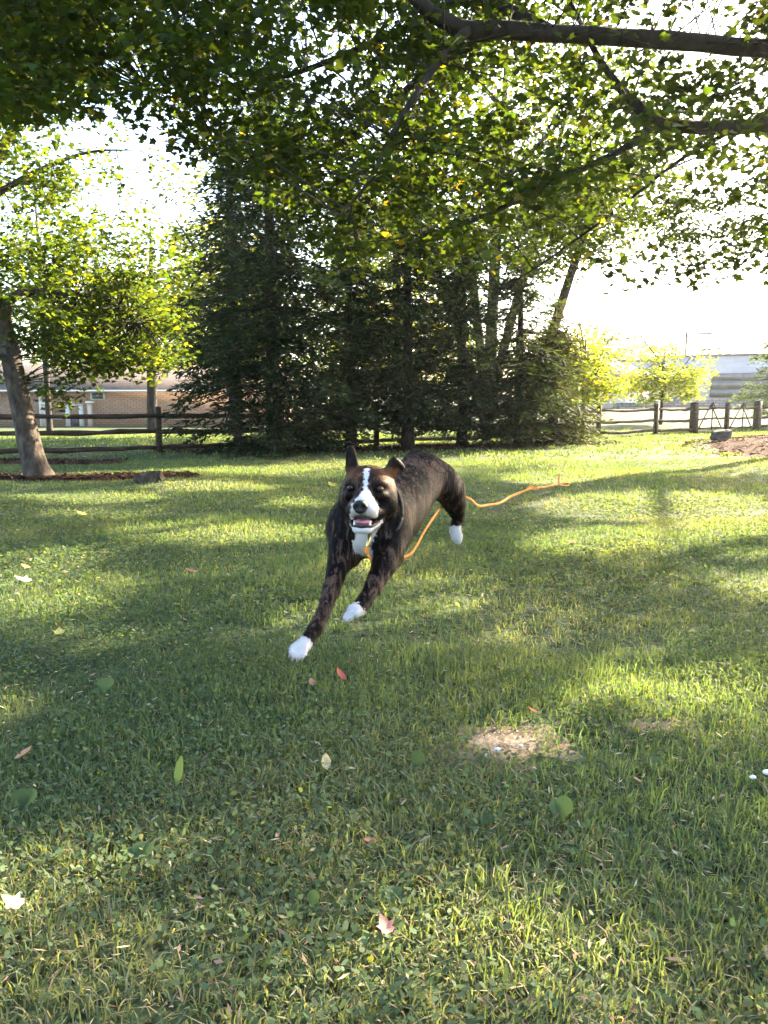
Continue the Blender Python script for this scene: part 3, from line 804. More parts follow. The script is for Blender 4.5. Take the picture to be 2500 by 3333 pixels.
# trees behind the fence
def tall(name, label, bx_, by_, H, rad, low, n, col, yellow, lean=0.0, per=60, cr=(0.5, 0.95), leaf=(0.12, 0.2), trunks=1, tr=0.16, group='trees beyond the fence', gaps=True, avoid=None):
    z = float(gz(bx_, by_)); base = (bx_, by_, z)
    limbs = []
    for k in range(5):
        a = k * 1.257 + bx_; h0 = low + (H - low) * (0.08 + 0.13 * k)
        limbs.append([(lean * h0 / H, 0, h0, tr * 0.5), (lean * h0 / H + rad * 0.4 * math.cos(a), rad * 0.4 * math.sin(a), h0 + 0.9, tr * 0.3), (lean + rad * 0.8 * math.cos(a), rad * 0.8 * math.sin(a), h0 + 1.9, tr * 0.08)])
    for k in range(1, trunks):
        s = 0.5 * k * (-1 if k % 2 else 1)
        limbs.append([(0, 0, 0.2, tr * 0.8), (s * 0.6, 0.1, H * 0.25, tr * 0.7), (s * 1.6, 0.1, H * 0.55, tr * 0.5), (s * 2.4, 0.2, H * 0.85, tr * 0.12)])
    return broadleaf(name, label, base, [(0, 0, -0.1, tr * 1.4), (0, 0, 0.4, tr), (lean * 0.3, 0, H * 0.35, tr * 0.85), (lean * 0.7, 0, H * 0.7, tr * 0.5), (lean, 0, H * 0.96, tr * 0.1)], limbs,
                     [(lean * 0.6, 0, (H + low) / 2, rad, rad, (H - low) / 2), (lean * 0.4, 0, low + (H - low) * 0.3, rad * 0.9, rad * 0.9, (H - low) * 0.28)],
                     n, per, cr, leaf, KITE, col, yellow, 'bark_dark', group, gaps=gaps, avoid=avoid)
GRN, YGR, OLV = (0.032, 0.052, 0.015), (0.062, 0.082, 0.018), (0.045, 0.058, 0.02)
tall('background_tree', 'tall multi-stemmed tree rising behind the evergreens right of centre', 3.1, 23.0, 12.5, 3.0, 4.4, 150, GRN, 0.12, 0.4, trunks=4, tr=0.2)
tall('background_tree', 'tall thin tree behind the evergreens above the dog', 0.4, 24.5, 12.0, 3.0, 2.4, 200, (0.048, 0.072, 0.018), 0.10, 0, tr=0.17)
tall('background_tree', 'rounded tree with bright leaves behind the tallest evergreen', -4.6, 23.5, 9.0, 2.8, 1.6, 170, YGR, 0.15)
tall('background_tree', 'spreading yellow-green tree on the far lawn before the brick building', -10.6, 35.0, 9.5, 4.6, 2.6, 190, YGR, 0.2, 0.3, tr=0.24, cr=(0.6, 1.1))
tall('background_tree', 'green tree between the leaning tree and the evergreens far behind', -8.2, 42.0, 12.0, 4.6, 3.6, 170, OLV, 0.1, cr=(0.7, 1.2), leaf=(0.16, 0.25))
tall('background_tree', 'tall tree at the far left behind the leaning tree', -17.5, 40.0, 13.0, 5.0, 3.4, 170, GRN, 0.1, cr=(0.7, 1.2), leaf=(0.16, 0.25))
tall('background_tree', 'leafy tree far behind the middle evergreens', 0.6, 40.0, 11.0, 4.6, 1.5, 190, YGR, 0.2, cr=(0.7, 1.2), leaf=(0.16, 0.25))
tall('background_tree', 'tree added for shade behind the low end of the evergreens, its crown leaning right', 4.5, 24.0, 11.5, 3.2, 5.0, 170, GRN, 0.12, 3.2, tr=0.17)  # added tree, its crown leans over to shade the left lawn
tall('background_tree', 'tree in the mulch bed whose leaves hang in at the right edge', 11.4, 16.8, 10.0, 4.0, 3.9, 190, GRN, 0.12, tr=0.2, per=70, leaf=(0.08, 0.13), group='trees around the lawn')
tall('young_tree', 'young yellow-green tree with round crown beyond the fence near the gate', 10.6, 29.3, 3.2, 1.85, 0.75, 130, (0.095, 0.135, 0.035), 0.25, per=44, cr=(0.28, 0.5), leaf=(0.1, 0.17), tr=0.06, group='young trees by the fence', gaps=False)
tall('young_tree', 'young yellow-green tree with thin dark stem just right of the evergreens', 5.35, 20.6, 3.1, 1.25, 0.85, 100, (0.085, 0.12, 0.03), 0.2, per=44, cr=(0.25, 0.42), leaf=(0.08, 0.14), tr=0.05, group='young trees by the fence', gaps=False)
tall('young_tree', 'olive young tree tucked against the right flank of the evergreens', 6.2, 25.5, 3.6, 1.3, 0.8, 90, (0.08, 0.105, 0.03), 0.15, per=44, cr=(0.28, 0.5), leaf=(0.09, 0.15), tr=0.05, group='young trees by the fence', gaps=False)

# --- evergreens (hemlock): drooping flat sprays
def hemlock(label, bx_, by_, H, rad, low, col, nb=170, seed=0, dens=1.0, group='dark evergreens along the fence', tr=0.13, name='hemlock_tree', droop=0.25):
    r_ = np.random.default_rng(seed)
    z0 = float(gz(bx_, by_)); base = np.array([bx_, by_, z0])
    root = empty(name, base, label, 'tree', group)
    limb(root, [base + [0, 0, -0.1], base + [0.02, 0, 0.3], base + [0, 0.02, H * 0.5], base + [0, 0, H * 0.98]], [tr * 1.35, tr, tr * 0.65, 0.01], 'trunk', M['bark_dark'], 20, 10)
    A, B, C, Nn, Tt, Sz = [], [], [], [], [], []
    for k in range(nb):
        u = r_.random() ** 1.05
        h = low + (H - low) * u
        az = r_.uniform(0, 6.283)
        L = rad * (0.12 + 0.95 * (1 - u) ** 0.72) * r_.uniform(0.6, 1.12)
        if u < 0.12: L *= r_.uniform(0.5, 1.0)
        rise = r_.uniform(-0.05, 0.3)
        n = max(4, int(L / 0.055))
        s = np.linspace(0.08, 1, n)
        d = np.array([math.cos(az), math.sin(az)])
        px_ = base[None] + np.c_[d[0] * L * s, d[1] * L * s, h + L * (rise * s - (droop + rise) * s ** 2.2)]
        A.append(px_[0] - np.array([d[0], d[1], 0]) * L * 0.08); B.append(px_[-1])
        side = np.array([-d[1], d[0], 0]); fw = np.array([d[0], d[1], -droop])
        for sg in (-1, 1):
            m = int(n * 2.0 * dens)
            j = r_.integers(0, n, m)
            wl = 0.10 + 0.30 * np.sin(np.clip(s[j], 0, 1) * math.pi * 0.85) * min(1, L)
            off = r_.random(m) ** 0.8
            c = px_[j] + (side * sg * 0.8 + fw * 0.6)[None] * (wl * off)[:, None]
            c[:, 2] -= 0.35 * (wl * off) * r_.uniform(0.3, 1.2, m) ; c += r_.normal(0, 0.02, c.shape)
            C.append(c); Tt.append((side * sg * 0.7 + fw * 0.8)[None] + r_.normal(0, 0.3, (m, 3)) + np.array([0, 0, -0.35]))
            Nn.append(np.array([0, 0, 1.0])[None] + r_.normal(0, 0.42, (m, 3)))
            Sz.append(r_.uniform(0.10, 0.20, m))
    ni = int(170 * H); hh = low + (H * 0.95 - low) * r_.random(ni); ai = r_.uniform(0, 6.283, ni); ri = (0.1 + 0.35 * r_.random(ni)) * (1 - 0.7 * hh / H) * min(1.4, rad)
    C.append(base + np.c_[np.cos(ai) * ri, np.sin(ai) * ri, hh]); Tt.append(np.c_[np.cos(ai), np.sin(ai), np.full(ni, -0.6)] + r_.normal(0, 0.3, (ni, 3))); Nn.append(np.c_[0.3 * np.cos(ai), 0.3 * np.sin(ai), np.ones(ni)] + r_.normal(0, 0.5, (ni, 3))); Sz.append(r_.uniform(0.14, 0.24, ni))
    C = np.vstack(C); Nn = np.vstack(Nn); Tt = np.vstack(Tt); Sz = np.concatenate(Sz)
    kp = rng.random(len(C)) > 0.75 * lit_amount(C) * (C[:, 2] > 1.0); C, Nn, Tt, Sz = C[kp], Nn[kp], Tt[kp], Sz[kp]
    SPR = np.array([(0, 0), (0.16, 0.42), (0, 1.0), (-0.16, 0.42)])
    leaves('crown', C, Nn, Tt, Sz, SPR, leaf_cols(len(C), col, 0.35, 0.03, (0.08, 0.1, 0.03)), M['needle'], root)
    twig_mesh('boughs', np.array(A), np.array(B), np.full(len(A), 0.014), root, M['bark_dark'], -0.05)
    return root
DK = (0.018, 0.032, 0.017)
hemlock('broad tallest dark evergreen at the left end of the row', -2.2, 15.2, 7.4, 2.15, 0.12, DK, 290, 1, 1.2, tr=0.17)
hemlock('narrow dark evergreen just left of the dog, half hidden in the row', -0.75, 17.0, 5.6, 1.6, 0.45, DK, 220, 2, 1.1)
hemlock('dark evergreen with bare lower trunk right above the dog', 0.5, 16.5, 5.9, 1.7, 0.6, DK, 235, 3, 1.1, tr=0.15)
hemlock('dark evergreen between the one above the dog and the short right-hand one', 1.75, 17.3, 5.2, 1.6, 0.45, (0.024, 0.040, 0.023), 235, 4, 1.1)
hemlock('shorter evergreen at the right end of the row', 3.0, 17.1, 4.2, 1.45, 0.3, (0.032, 0.044, 0.022), 210, 5, 1.0)
hemlock('low olive brown bush-like evergreen ending the row by the young trees', 3.95, 18.0, 3.4, 1.25, 0.08, (0.042, 0.046, 0.022), 190, 6, 1.0)
hemlock('tall dark evergreen rising behind the left end of the row', -3.6, 18.8, 7.4, 1.9, 1.4, DK, 150, 7, 1.0, group='dark evergreens behind the fence')
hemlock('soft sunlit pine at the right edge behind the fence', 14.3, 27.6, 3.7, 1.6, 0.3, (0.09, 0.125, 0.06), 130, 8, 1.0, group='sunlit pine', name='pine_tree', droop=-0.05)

# distant trees over the roofs and round the horizon
def far_wood(name, label, pts, col):
    C = []; S = []
    for x, y, w, h in pts:
        n = int(32 * w * h / 10) + 100
        d = unit(rng.normal(0, 1, (n, 3))) * (rng.random(n) ** 0.33)[:, None]
        C.append(np.array([x, y, float(gz(x, y)) + h * 0.5]) + d * np.array([w / 2, 3, h / 2])); S.append(rng.uniform(0.6, 1.3, n))
    C = np.vstack(C); S = np.concatenate(S); n = len(C)
    o = leaves(name, C, rng.normal(0, 1, (n, 3)) + np.array([0, -0.5, 0.7]), rng.normal(0, 1, (n, 3)), S, OVAL, leaf_cols(n, col, 0.3, 0), M['leaf'])
    return tag(o, label, 'trees', kind='stuff')
far_wood('distant_wood', 'far grey green clump of trees above the shop roof', [(42, 150, 16, 15), (52, 155, 13, 14), (32, 152, 14, 11), (64, 150, 12, 11)], (0.07, 0.09, 0.06))
far_wood('distant_wood', 'far wood along the horizon behind the evergreens and brick building', [(-90 + 14 * k, 118 + 6 * math.sin(k * 2.1), 18, 13 + 3 * math.sin(k * 1.3)) for k in range(9)], (0.06, 0.085, 0.035))

# ------------------------------------------------------------------ dog
DSC = 0.1333
def D(zx, zy, t): return P(270.3 + zx * DSC, 430.1 + zy * DSC, t)
VOX = 0.0045
lo = np.array([-0.55, 2.2, 0.1]); hi = np.array([0.52, 3.8, 1.05])
dims = np.ceil((hi - lo) / VOX).astype(int) + 1
FLD = np.full(dims, 0.06, np.float32)
def region(bmin, bmax, pad):
    i0 = np.clip(np.floor((bmin - pad - lo) / VOX).astype(int), 0, dims - 1)
    i1 = np.clip(np.ceil((bmax + pad - lo) / VOX).astype(int) + 1, 1, dims)
    sl = tuple(slice(a, b) for a, b in zip(i0, i1))
    ax = [lo[k] + VOX * np.arange(i0[k], i1[k]) for k in range(3)]
    X = np.stack(np.meshgrid(*ax, indexing='ij'), -1).astype(np.float32)
    return sl, X
def smin(a, b, k):
    h = np.clip(0.5 + 0.5 * (b - a) / k, 0, 1)
    return b * (1 - h) + a * h - k * h * (1 - h)
def put(sl, d, k, sub=False):
    if sub: FLD[sl] = -smin(-FLD[sl], d, k)
    else: FLD[sl] = smin(FLD[sl], d, k)
def cone(a, b, ra, rb, k=0.03, sub=False):
    a = np.asarray(a); b = np.asarray(b); rm = max(ra, rb)
    sl, X = region(np.minimum(a, b) - rm, np.maximum(a, b) + rm, 0.05)
    ab = b - a; h = np.clip(((X - a) @ ab) / (ab @ ab), 0, 1)
    d = np.linalg.norm(X - a - h[..., None] * ab, axis=-1) - (ra + (rb - ra) * h)
    put(sl, d, k, sub)
def ell(c, rad, axes=None, k=0.03, sub=False):
    c = np.asarray(c, float); rad = np.asarray(rad, float)
    A = np.eye(3) if axes is None else np.asarray(axes, float)
    ext = np.sqrt(((A * rad[:, None]) ** 2).sum(0))
    sl, X = region(c - ext, c + ext, 0.05)
    q = (X - c) @ A.T
    k0 = np.linalg.norm(q / rad, axis=-1); k1 = np.linalg.norm(q / rad ** 2, axis=-1) + 1e-6
    put(sl, k0 * (k0 - 1) / k1, k, sub)
def chain(pts, k=0.03):
    for p, q in zip(pts[:-1], pts[1:]): cone(D(*p[:3]), D(*q[:3]), p[3], q[3], k if p is pts[0] else min(k, 0.010))

# camera-facing frame (right, towards camera, up) for the head, with a little yaw and roll
fw = np.array([0, math.cos(PITCH), -math.sin(PITCH)]); upv = np.array([0, math.sin(PITCH), math.cos(PITCH)]); rt = np.array([1.0, 0, 0])
yaw, roll = R(7.5), R(2.0)
hy = -fw * math.cos(yaw) - rt * math.sin(yaw)                 # where the nose points
hx = rt * math.cos(yaw) - fw * math.sin(yaw)
hx, hz = hx * math.cos(roll) - upv * math.sin(roll), upv * math.cos(roll) + hx * math.sin(roll)
HA = np.array([hx, hy, hz])
HO = D(714, 437, 2.58)
def H(x, y, z): return HO + hx * x + hy * y + hz * z
def HL(p): return (p - HO) @ HA.T
# torso
bdir = unit(D(1130, 350, 3.28) - D(790, 700, 2.82)); bup = unit(np.array([0, 0, 1.0]) - bdir * bdir[2]); bsd = np.cross(bdir, bup)
BA = np.array([bdir, bsd, bup])
ell(D(745, 735, 2.80), (0.13, 0.118, 0.105), BA, 0.04)
ell(D(880, 640, 2.95), (0.20, 0.122, 0.145), BA, 0.05)
ell(D(985, 520, 3.08), (0.20, 0.112, 0.128), BA, 0.05)
ell(D(1075, 420, 3.20), (0.17, 0.098, 0.105), BA, 0.05)
ell(D(1130, 350, 3.28), (0.14, 0.105, 0.098), BA, 0.05)
# neck and shoulders
chain([(735, 470, 2.70, 0.082), (800, 560, 2.78, 0.098), (860, 610, 2.86, 0.115)], 0.05)
ell(D(565, 730, 2.77), (0.07, 0.062, 0.10), BA, 0.05)
ell(D(900, 740, 2.79), (0.08, 0.070, 0.115), BA, 0.05)
for a_, b_, r_0 in ((D(968, 470, 2.80), D(1000, 640, 2.84), 0.020), (D(1010, 520, 2.88), D(1035, 690, 2.90), 0.022), (D(930, 720, 2.735), D(925, 880, 2.71), 0.034), (D(1010, 800, 2.86), D(960, 900, 2.83), 0.030), (D(530, 700, 2.74), D(520, 850, 2.70), 0.030)):
    cone(a_, b_, r_0, r_0 * 0.8, 0.012)
# front legs
chain([(560, 760, 2.75, 0.066), (545, 880, 2.71, 0.049), (512, 1010, 2.66, 0.038), (458, 1200, 2.58, 0.0285), (390, 1390, 2.50, 0.0215), (345, 1480, 2.46, 0.0235), (290, 1560, 2.43, 0.020), (240, 1622, 2.40, 0.022)], 0.025)
chain([(890, 780, 2.77, 0.076), (885, 890, 2.72, 0.055), (850, 1020, 2.67, 0.041), (775, 1170, 2.61, 0.030), (712, 1275, 2.56, 0.0235), (678, 1322, 2.54, 0.0245), (645, 1350, 2.51, 0.021)], 0.025)
def paw(c, dirx, diry, spread, r=0.0125):
    for k in range(4):
        o = (k - 1.5) * spread
        L = 0.021 if k in (1, 2) else 0.012
        p = c + dirx * o
        cone(p, p + diry * L + np.array([0, -0.010, 0]), r, r * 0.9, 0.003)
        e = p + diry * (L + 0.012) + np.array([0, -0.012, 0])
    ell(c + np.array([0, 0.010, 0.004]), (0.020, 0.020, 0.017), None, 0.008)
cone(D(600, 960, 2.74), D(545, 1010, 2.70), 0.036, 0.026, 0.03)
cone(D(905, 960, 2.76), D(880, 1020, 2.72), 0.044, 0.028, 0.03)
paw(D(214, 1640, 2.385), unit(np.array([0.93, 0.0, -0.22])), unit(np.array([-0.28, -0.55, -0.72])), 0.012, 0.0098)
paw(D(622, 1362, 2.49), unit(np.array([0.85, 0.0, 0.35])), unit(np.array([-0.55, -0.5, -0.65])), 0.0128, 0.0102)
# hind legs stretched back
chain([(1275, 385, 3.31, 0.078), (1345, 450, 3.36, 0.068), (1380, 540, 3.42, 0.052), (1400, 610, 3.47, 0.036), (1412, 660, 3.51, 0.026), (1392, 705, 3.50, 0.022), (1385, 745, 3.48, 0.025), (1400, 800, 3.47, 0.024), (1412, 825, 3.47, 0.016)], 0.03)
chain([(1060, 430, 3.36, 0.078), (1020, 560, 3.44, 0.06), (1010, 650, 3.52, 0.036), (1030, 720, 3.58, 0.025), (1010, 770, 3.58, 0.022), (1000, 830, 3.57, 0.024)], 0.03)
# tail, curling up behind the rump
chain([(1150, 270, 3.36, 0.034), (1120, 205, 3.44, 0.030), (1080, 195, 3.52, 0.025), (1030, 225, 3.60, 0.018), (1000, 270, 3.66, 0.010)], 0.02)
# head
ell(H(0, -0.085, 0.014), (0.088, 0.095, 0.068), HA, 0.03)
for s in (-1, 1):
    ell(H(s * 0.065, -0.066, -0.042), (0.038, 0.058, 0.058), HA, 0.03)
    ell(H(s * 0.040, -0.018, 0.019), (0.030, 0.028, 0.016), HA, 0.02)
    ell(H(s * 0.051, -0.012, -0.022), (0.024, 0.026, 0.016), HA, 0.015)
    ell(H(s * 0.023, 0.050, -0.066), (0.0265, 0.040, 0.028), HA, 0.014)
    cone(H(s * 0.050, -0.035, -0.075), H(s * 0.034, 0.035, -0.083), 0.026, 0.018, 0.015)
    cone(H(s * 0.050, -0.050, -0.098), H(s * 0.018, 0.036, -0.137), 0.022, 0.0135, 0.012)
cone(H(0, -0.025, -0.006), H(0, 0.07, -0.050), 0.038, 0.026, 0.02)
ell(H(0, 0.038, -0.139), (0.028, 0.022, 0.0125), HA, 0.014)
ell(H(0, -0.075, -0.115), (0.05, 0.05, 0.03), HA, 0.03)
ell(H(0, 0.025, -0.1065), (0.037, 0.054, 0.0185), HA, 0.008, True)       # open mouth
ell(H(0, -0.03, -0.104), (0.05, 0.03, 0.010), HA, 0.008, True)
for s in (-1, 1): ell(H(s * 0.051, 0.022, 0.000), (0.015, 0.018, 0.0115), HA, 0.006, True)   # eye sockets
# ears: left one pricked, right one folding back
def plate(a, b, w0, w1, th, k=0.012):
    a = np.asarray(a); b = np.asarray(b); ax = unit(b - a); n = unit(np.cross(ax, hx)); n = n if n @ hy > 0 else -n
    sd = np.cross(ax, n)
    for u in np.linspace(0, 1, 6):
        w = w0 + (w1 - w0) * u
        ell(a + (b - a) * u, (w, th, 0.017), np.array([sd, n, ax]), k)
plate(H(-0.060, -0.080, 0.062), H(-0.070, -0.075, 0.134), 0.026, 0.015, 0.0085)
plate(H(0.072, -0.085, 0.058), H(0.086, -0.080, 0.098), 0.022, 0.013, 0.009)
plate(H(0.086, -0.080, 0.098), H(0.108, -0.105, 0.082), 0.013, 0.007, 0.0075)

def surface_nets(f, lo, h):
    s = f < 0
    nx, ny, nz = f.shape
    c = [s[i:nx - 1 + i, j:ny - 1 + j, k:nz - 1 + k] for i in (0, 1) for j in (0, 1) for k in (0, 1)]
    cnt = sum(x.astype(np.int8) for x in c)
    cells = np.argwhere((cnt > 0) & (cnt < 8))
    idm = -np.ones((nx - 1, ny - 1, nz - 1), np.int32); idm[tuple(cells.T)] = np.arange(len(cells))
    acc = np.zeros((len(cells), 3)); num = np.zeros(len(cells))
    co = [(i, j, k) for i in (0, 1) for j in (0, 1) for k in (0, 1)]
    for a in range(8):
        for b in range(a + 1, 8):
            da = np.array(co[b]) - np.array(co[a])
            if np.abs(da).sum() != 1: continue
            fa = f[tuple((cells + co[a]).T)]; fb = f[tuple((cells + co[b]).T)]
            m = (fa < 0) != (fb < 0)
            t = np.where(m, fa / (fa - fb + 1e-12), 0)
            acc[m] += (np.array(co[a]) + t[:, None] * da)[m]; num[m] += 1
    V = lo + h * (cells + acc / num[:, None])
    Q = []
    for ax in range(3):
        d = [0, 0, 0]; d[ax] = 1
        n = [nx, ny, nz]; n[ax] -= 1
        s0 = s[:n[0], :n[1], :n[2]]; s1 = s[d[0]:d[0] + n[0], d[1]:d[1] + n[1], d[2]:d[2] + n[2]]
        e = np.argwhere(s0 != s1)
        o1, o2 = [(1, 2), (2, 0), (0, 1)][ax]
        e = e[(e[:, o1] > 0) & (e[:, o2] > 0)]
        u = np.zeros(3, int); u[o1] = 1; v = np.zeros(3, int); v[o2] = 1
        q = np.stack([idm[tuple((e - u - v).T)], idm[tuple((e - v).T)], idm[tuple(e.T)], idm[tuple((e - u).T)]], 1)
        flip = s0[tuple(e.T)]
        q[~flip] = q[~flip][:, ::-1]
        Q.append(q)
    return V, np.vstack(Q)
DV, DQ = surface_nets(FLD, lo, VOX)
# keep the one big connected surface
par = np.arange(len(DV))
E = np.vstack([DQ[:, [0, 1]], DQ[:, [1, 2]], DQ[:, [2, 3]]])
while True:
    ra_, rb_ = par[E[:, 0]], par[E[:, 1]]
    if (ra_ == rb_).all(): break
    mn = np.minimum(ra_, rb_)
    np.minimum.at(par, ra_, mn); np.minimum.at(par, rb_, mn)
    while True:
        nxt = par[par]
        if (nxt == par).all(): break
        par = nxt
big = np.bincount(par).argmax(); keepv = par == big
remap = np.cumsum(keepv) - 1; DQ = remap[DQ[keepv[DQ].all(1)]]; DV = DV[keepv]
# light relaxing
E = np.vstack([DQ[:, [0, 1]], DQ[:, [1, 2]], DQ[:, [2, 3]], DQ[:, [3, 0]]])
for _ in range(2):
    sm = np.zeros_like(DV); ct = np.zeros(len(DV))
    for a_, b_ in ((0, 1), (1, 0)):
        np.add.at(sm, E[:, a_], DV[E[:, b_]]); np.add.at(ct, E[:, a_], 1)
    DV = DV * 0.5 + 0.5 * sm / ct[:, None]
print('dog verts', len(DV), len(np.unique(DQ)), len(np.unique(par[keepv])), 'z', DV[:, 2].min(), DV[:, 2].max())

# coat pattern: r = white, g = tan and painted sun warmth, b = black
def in_poly(x, y, poly):
    poly = np.array(poly, float); n = len(poly); c = np.zeros(len(x), bool); j = n - 1
    for i in range(n):
        xi, yi = poly[i]; xj, yj = poly[j]
        m = ((yi > y) != (yj > y)) & (x < (xj - xi) * (y - yi) / (yj - yi + 1e-12) + xi)
        c ^= m; j = i
    return c
px_, py_, pt_ = proj(DV)
zx = (px_ - 270.3) / DSC; zy = (py_ - 430.1) / DSC
wob = np.stack([np.sin(DV @ np.array([310., 170, 90])) + np.sin(DV @ np.array([-140., 260, 410])), np.sin(DV @ np.array([120., -330, 210])) + np.sin(DV @ np.array([390., 90, -250]))], 1) * 4.0
zxw, zyw = zx + wob[:, 0], zy + wob[:, 1]
hl = HL(DV)
blaze = [(703, 292), (718, 284), (740, 292), (741, 340), (728, 400), (734, 450), (762, 488), (798, 520), (812, 580), (806, 650), (770, 668), (700, 672), (640, 665), (606, 672), (600, 612), (612, 560), (650, 505), (694, 455), (704, 400), (699, 340)]
chest = [(628, 735), (648, 775), (640, 800), (612, 835), (622, 915), (660, 918), (710, 945), (770, 965), (772, 920), (752, 860), (775, 800), (800, 760), (842, 685), (842, 660), (800, 715), (765, 745), (700, 752)]
white = (in_poly(zxw, zyw, blaze) & (pt_ < 2.64)) | (in_poly(zxw, zyw, chest) & (pt_ < 2.78))
white |= (hl[:, 2] < -0.122) & (hl[:, 2] > -0.175) & (hl[:, 1] > -0.02) & (np.abs(hl[:, 0]) < 0.06)
white |= ((zx - 285) * -0.62 + (zy - 1570) * 0.78 + wob[:, 1] * 2 > 0) & (zx < 420) & (zy > 1500)
white |= ((zx - 672) * -0.72 + (zy - 1315) * 0.69 + wob[:, 1] * 2 > 0) & (zx < 760) & (zy > 1270) & (zx > 525) & (pt_ < 2.6)
white |= (zyw > 716) & (zx > 1320) & (pt_ > 3.3)
tan = np.exp(-(((zx - 890) / 70) ** 2 + ((zy - 340) / 95) ** 2)) * (pt_ < 2.75) + 0.6 * np.exp(-(((zx - 610) / 75) ** 2 + ((zy - 330) / 50) ** 2)) * (pt_ < 2.75)  # right top of head: mostly sunlight painted into the coat; left brow: brown fur
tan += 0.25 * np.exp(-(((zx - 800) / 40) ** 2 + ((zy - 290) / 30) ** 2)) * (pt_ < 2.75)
blk = np.maximum.reduce([np.exp(-(((hl[:, 0] - s * 0.046) / 0.028) ** 2 + ((hl[:, 2] + 0.004) / 0.03) ** 2)) * (hl[:, 1] > -0.06) for s in (-1, 1)])
blk = np.maximum(blk, np.exp(-((hl[:, 2] + 0.075) / 0.04) ** 2) * (np.abs(hl[:, 0]) > 0.045) * (hl[:, 1] > -0.12) * (hl[:, 1] < 0.1) * 0.8)
blk = np.maximum(blk, (hl[:, 2] > 0.075) * (np.abs(hl[:, 0]) > 0.045) * (hl[:, 1] > -0.14) * 0.75)
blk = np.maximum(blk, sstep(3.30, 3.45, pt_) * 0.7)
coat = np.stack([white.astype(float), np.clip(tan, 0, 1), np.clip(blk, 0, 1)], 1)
for _ in range(2):
    sm = np.zeros_like(coat); ct = np.zeros(len(DV))
    for a_, b_ in ((0, 1), (1, 0)):
        np.add.at(sm, E[:, a_], coat[E[:, b_]]); np.add.at(ct, E[:, a_], 1)
    coat = coat * 0.5 + 0.5 * sm / ct[:, None]
mouth = ((hl[:, 0] / 0.036) ** 2 + ((hl[:, 1] - 0.02) / 0.058) ** 2 + ((hl[:, 2] + 0.1065) / 0.020) ** 2 < 1.08)

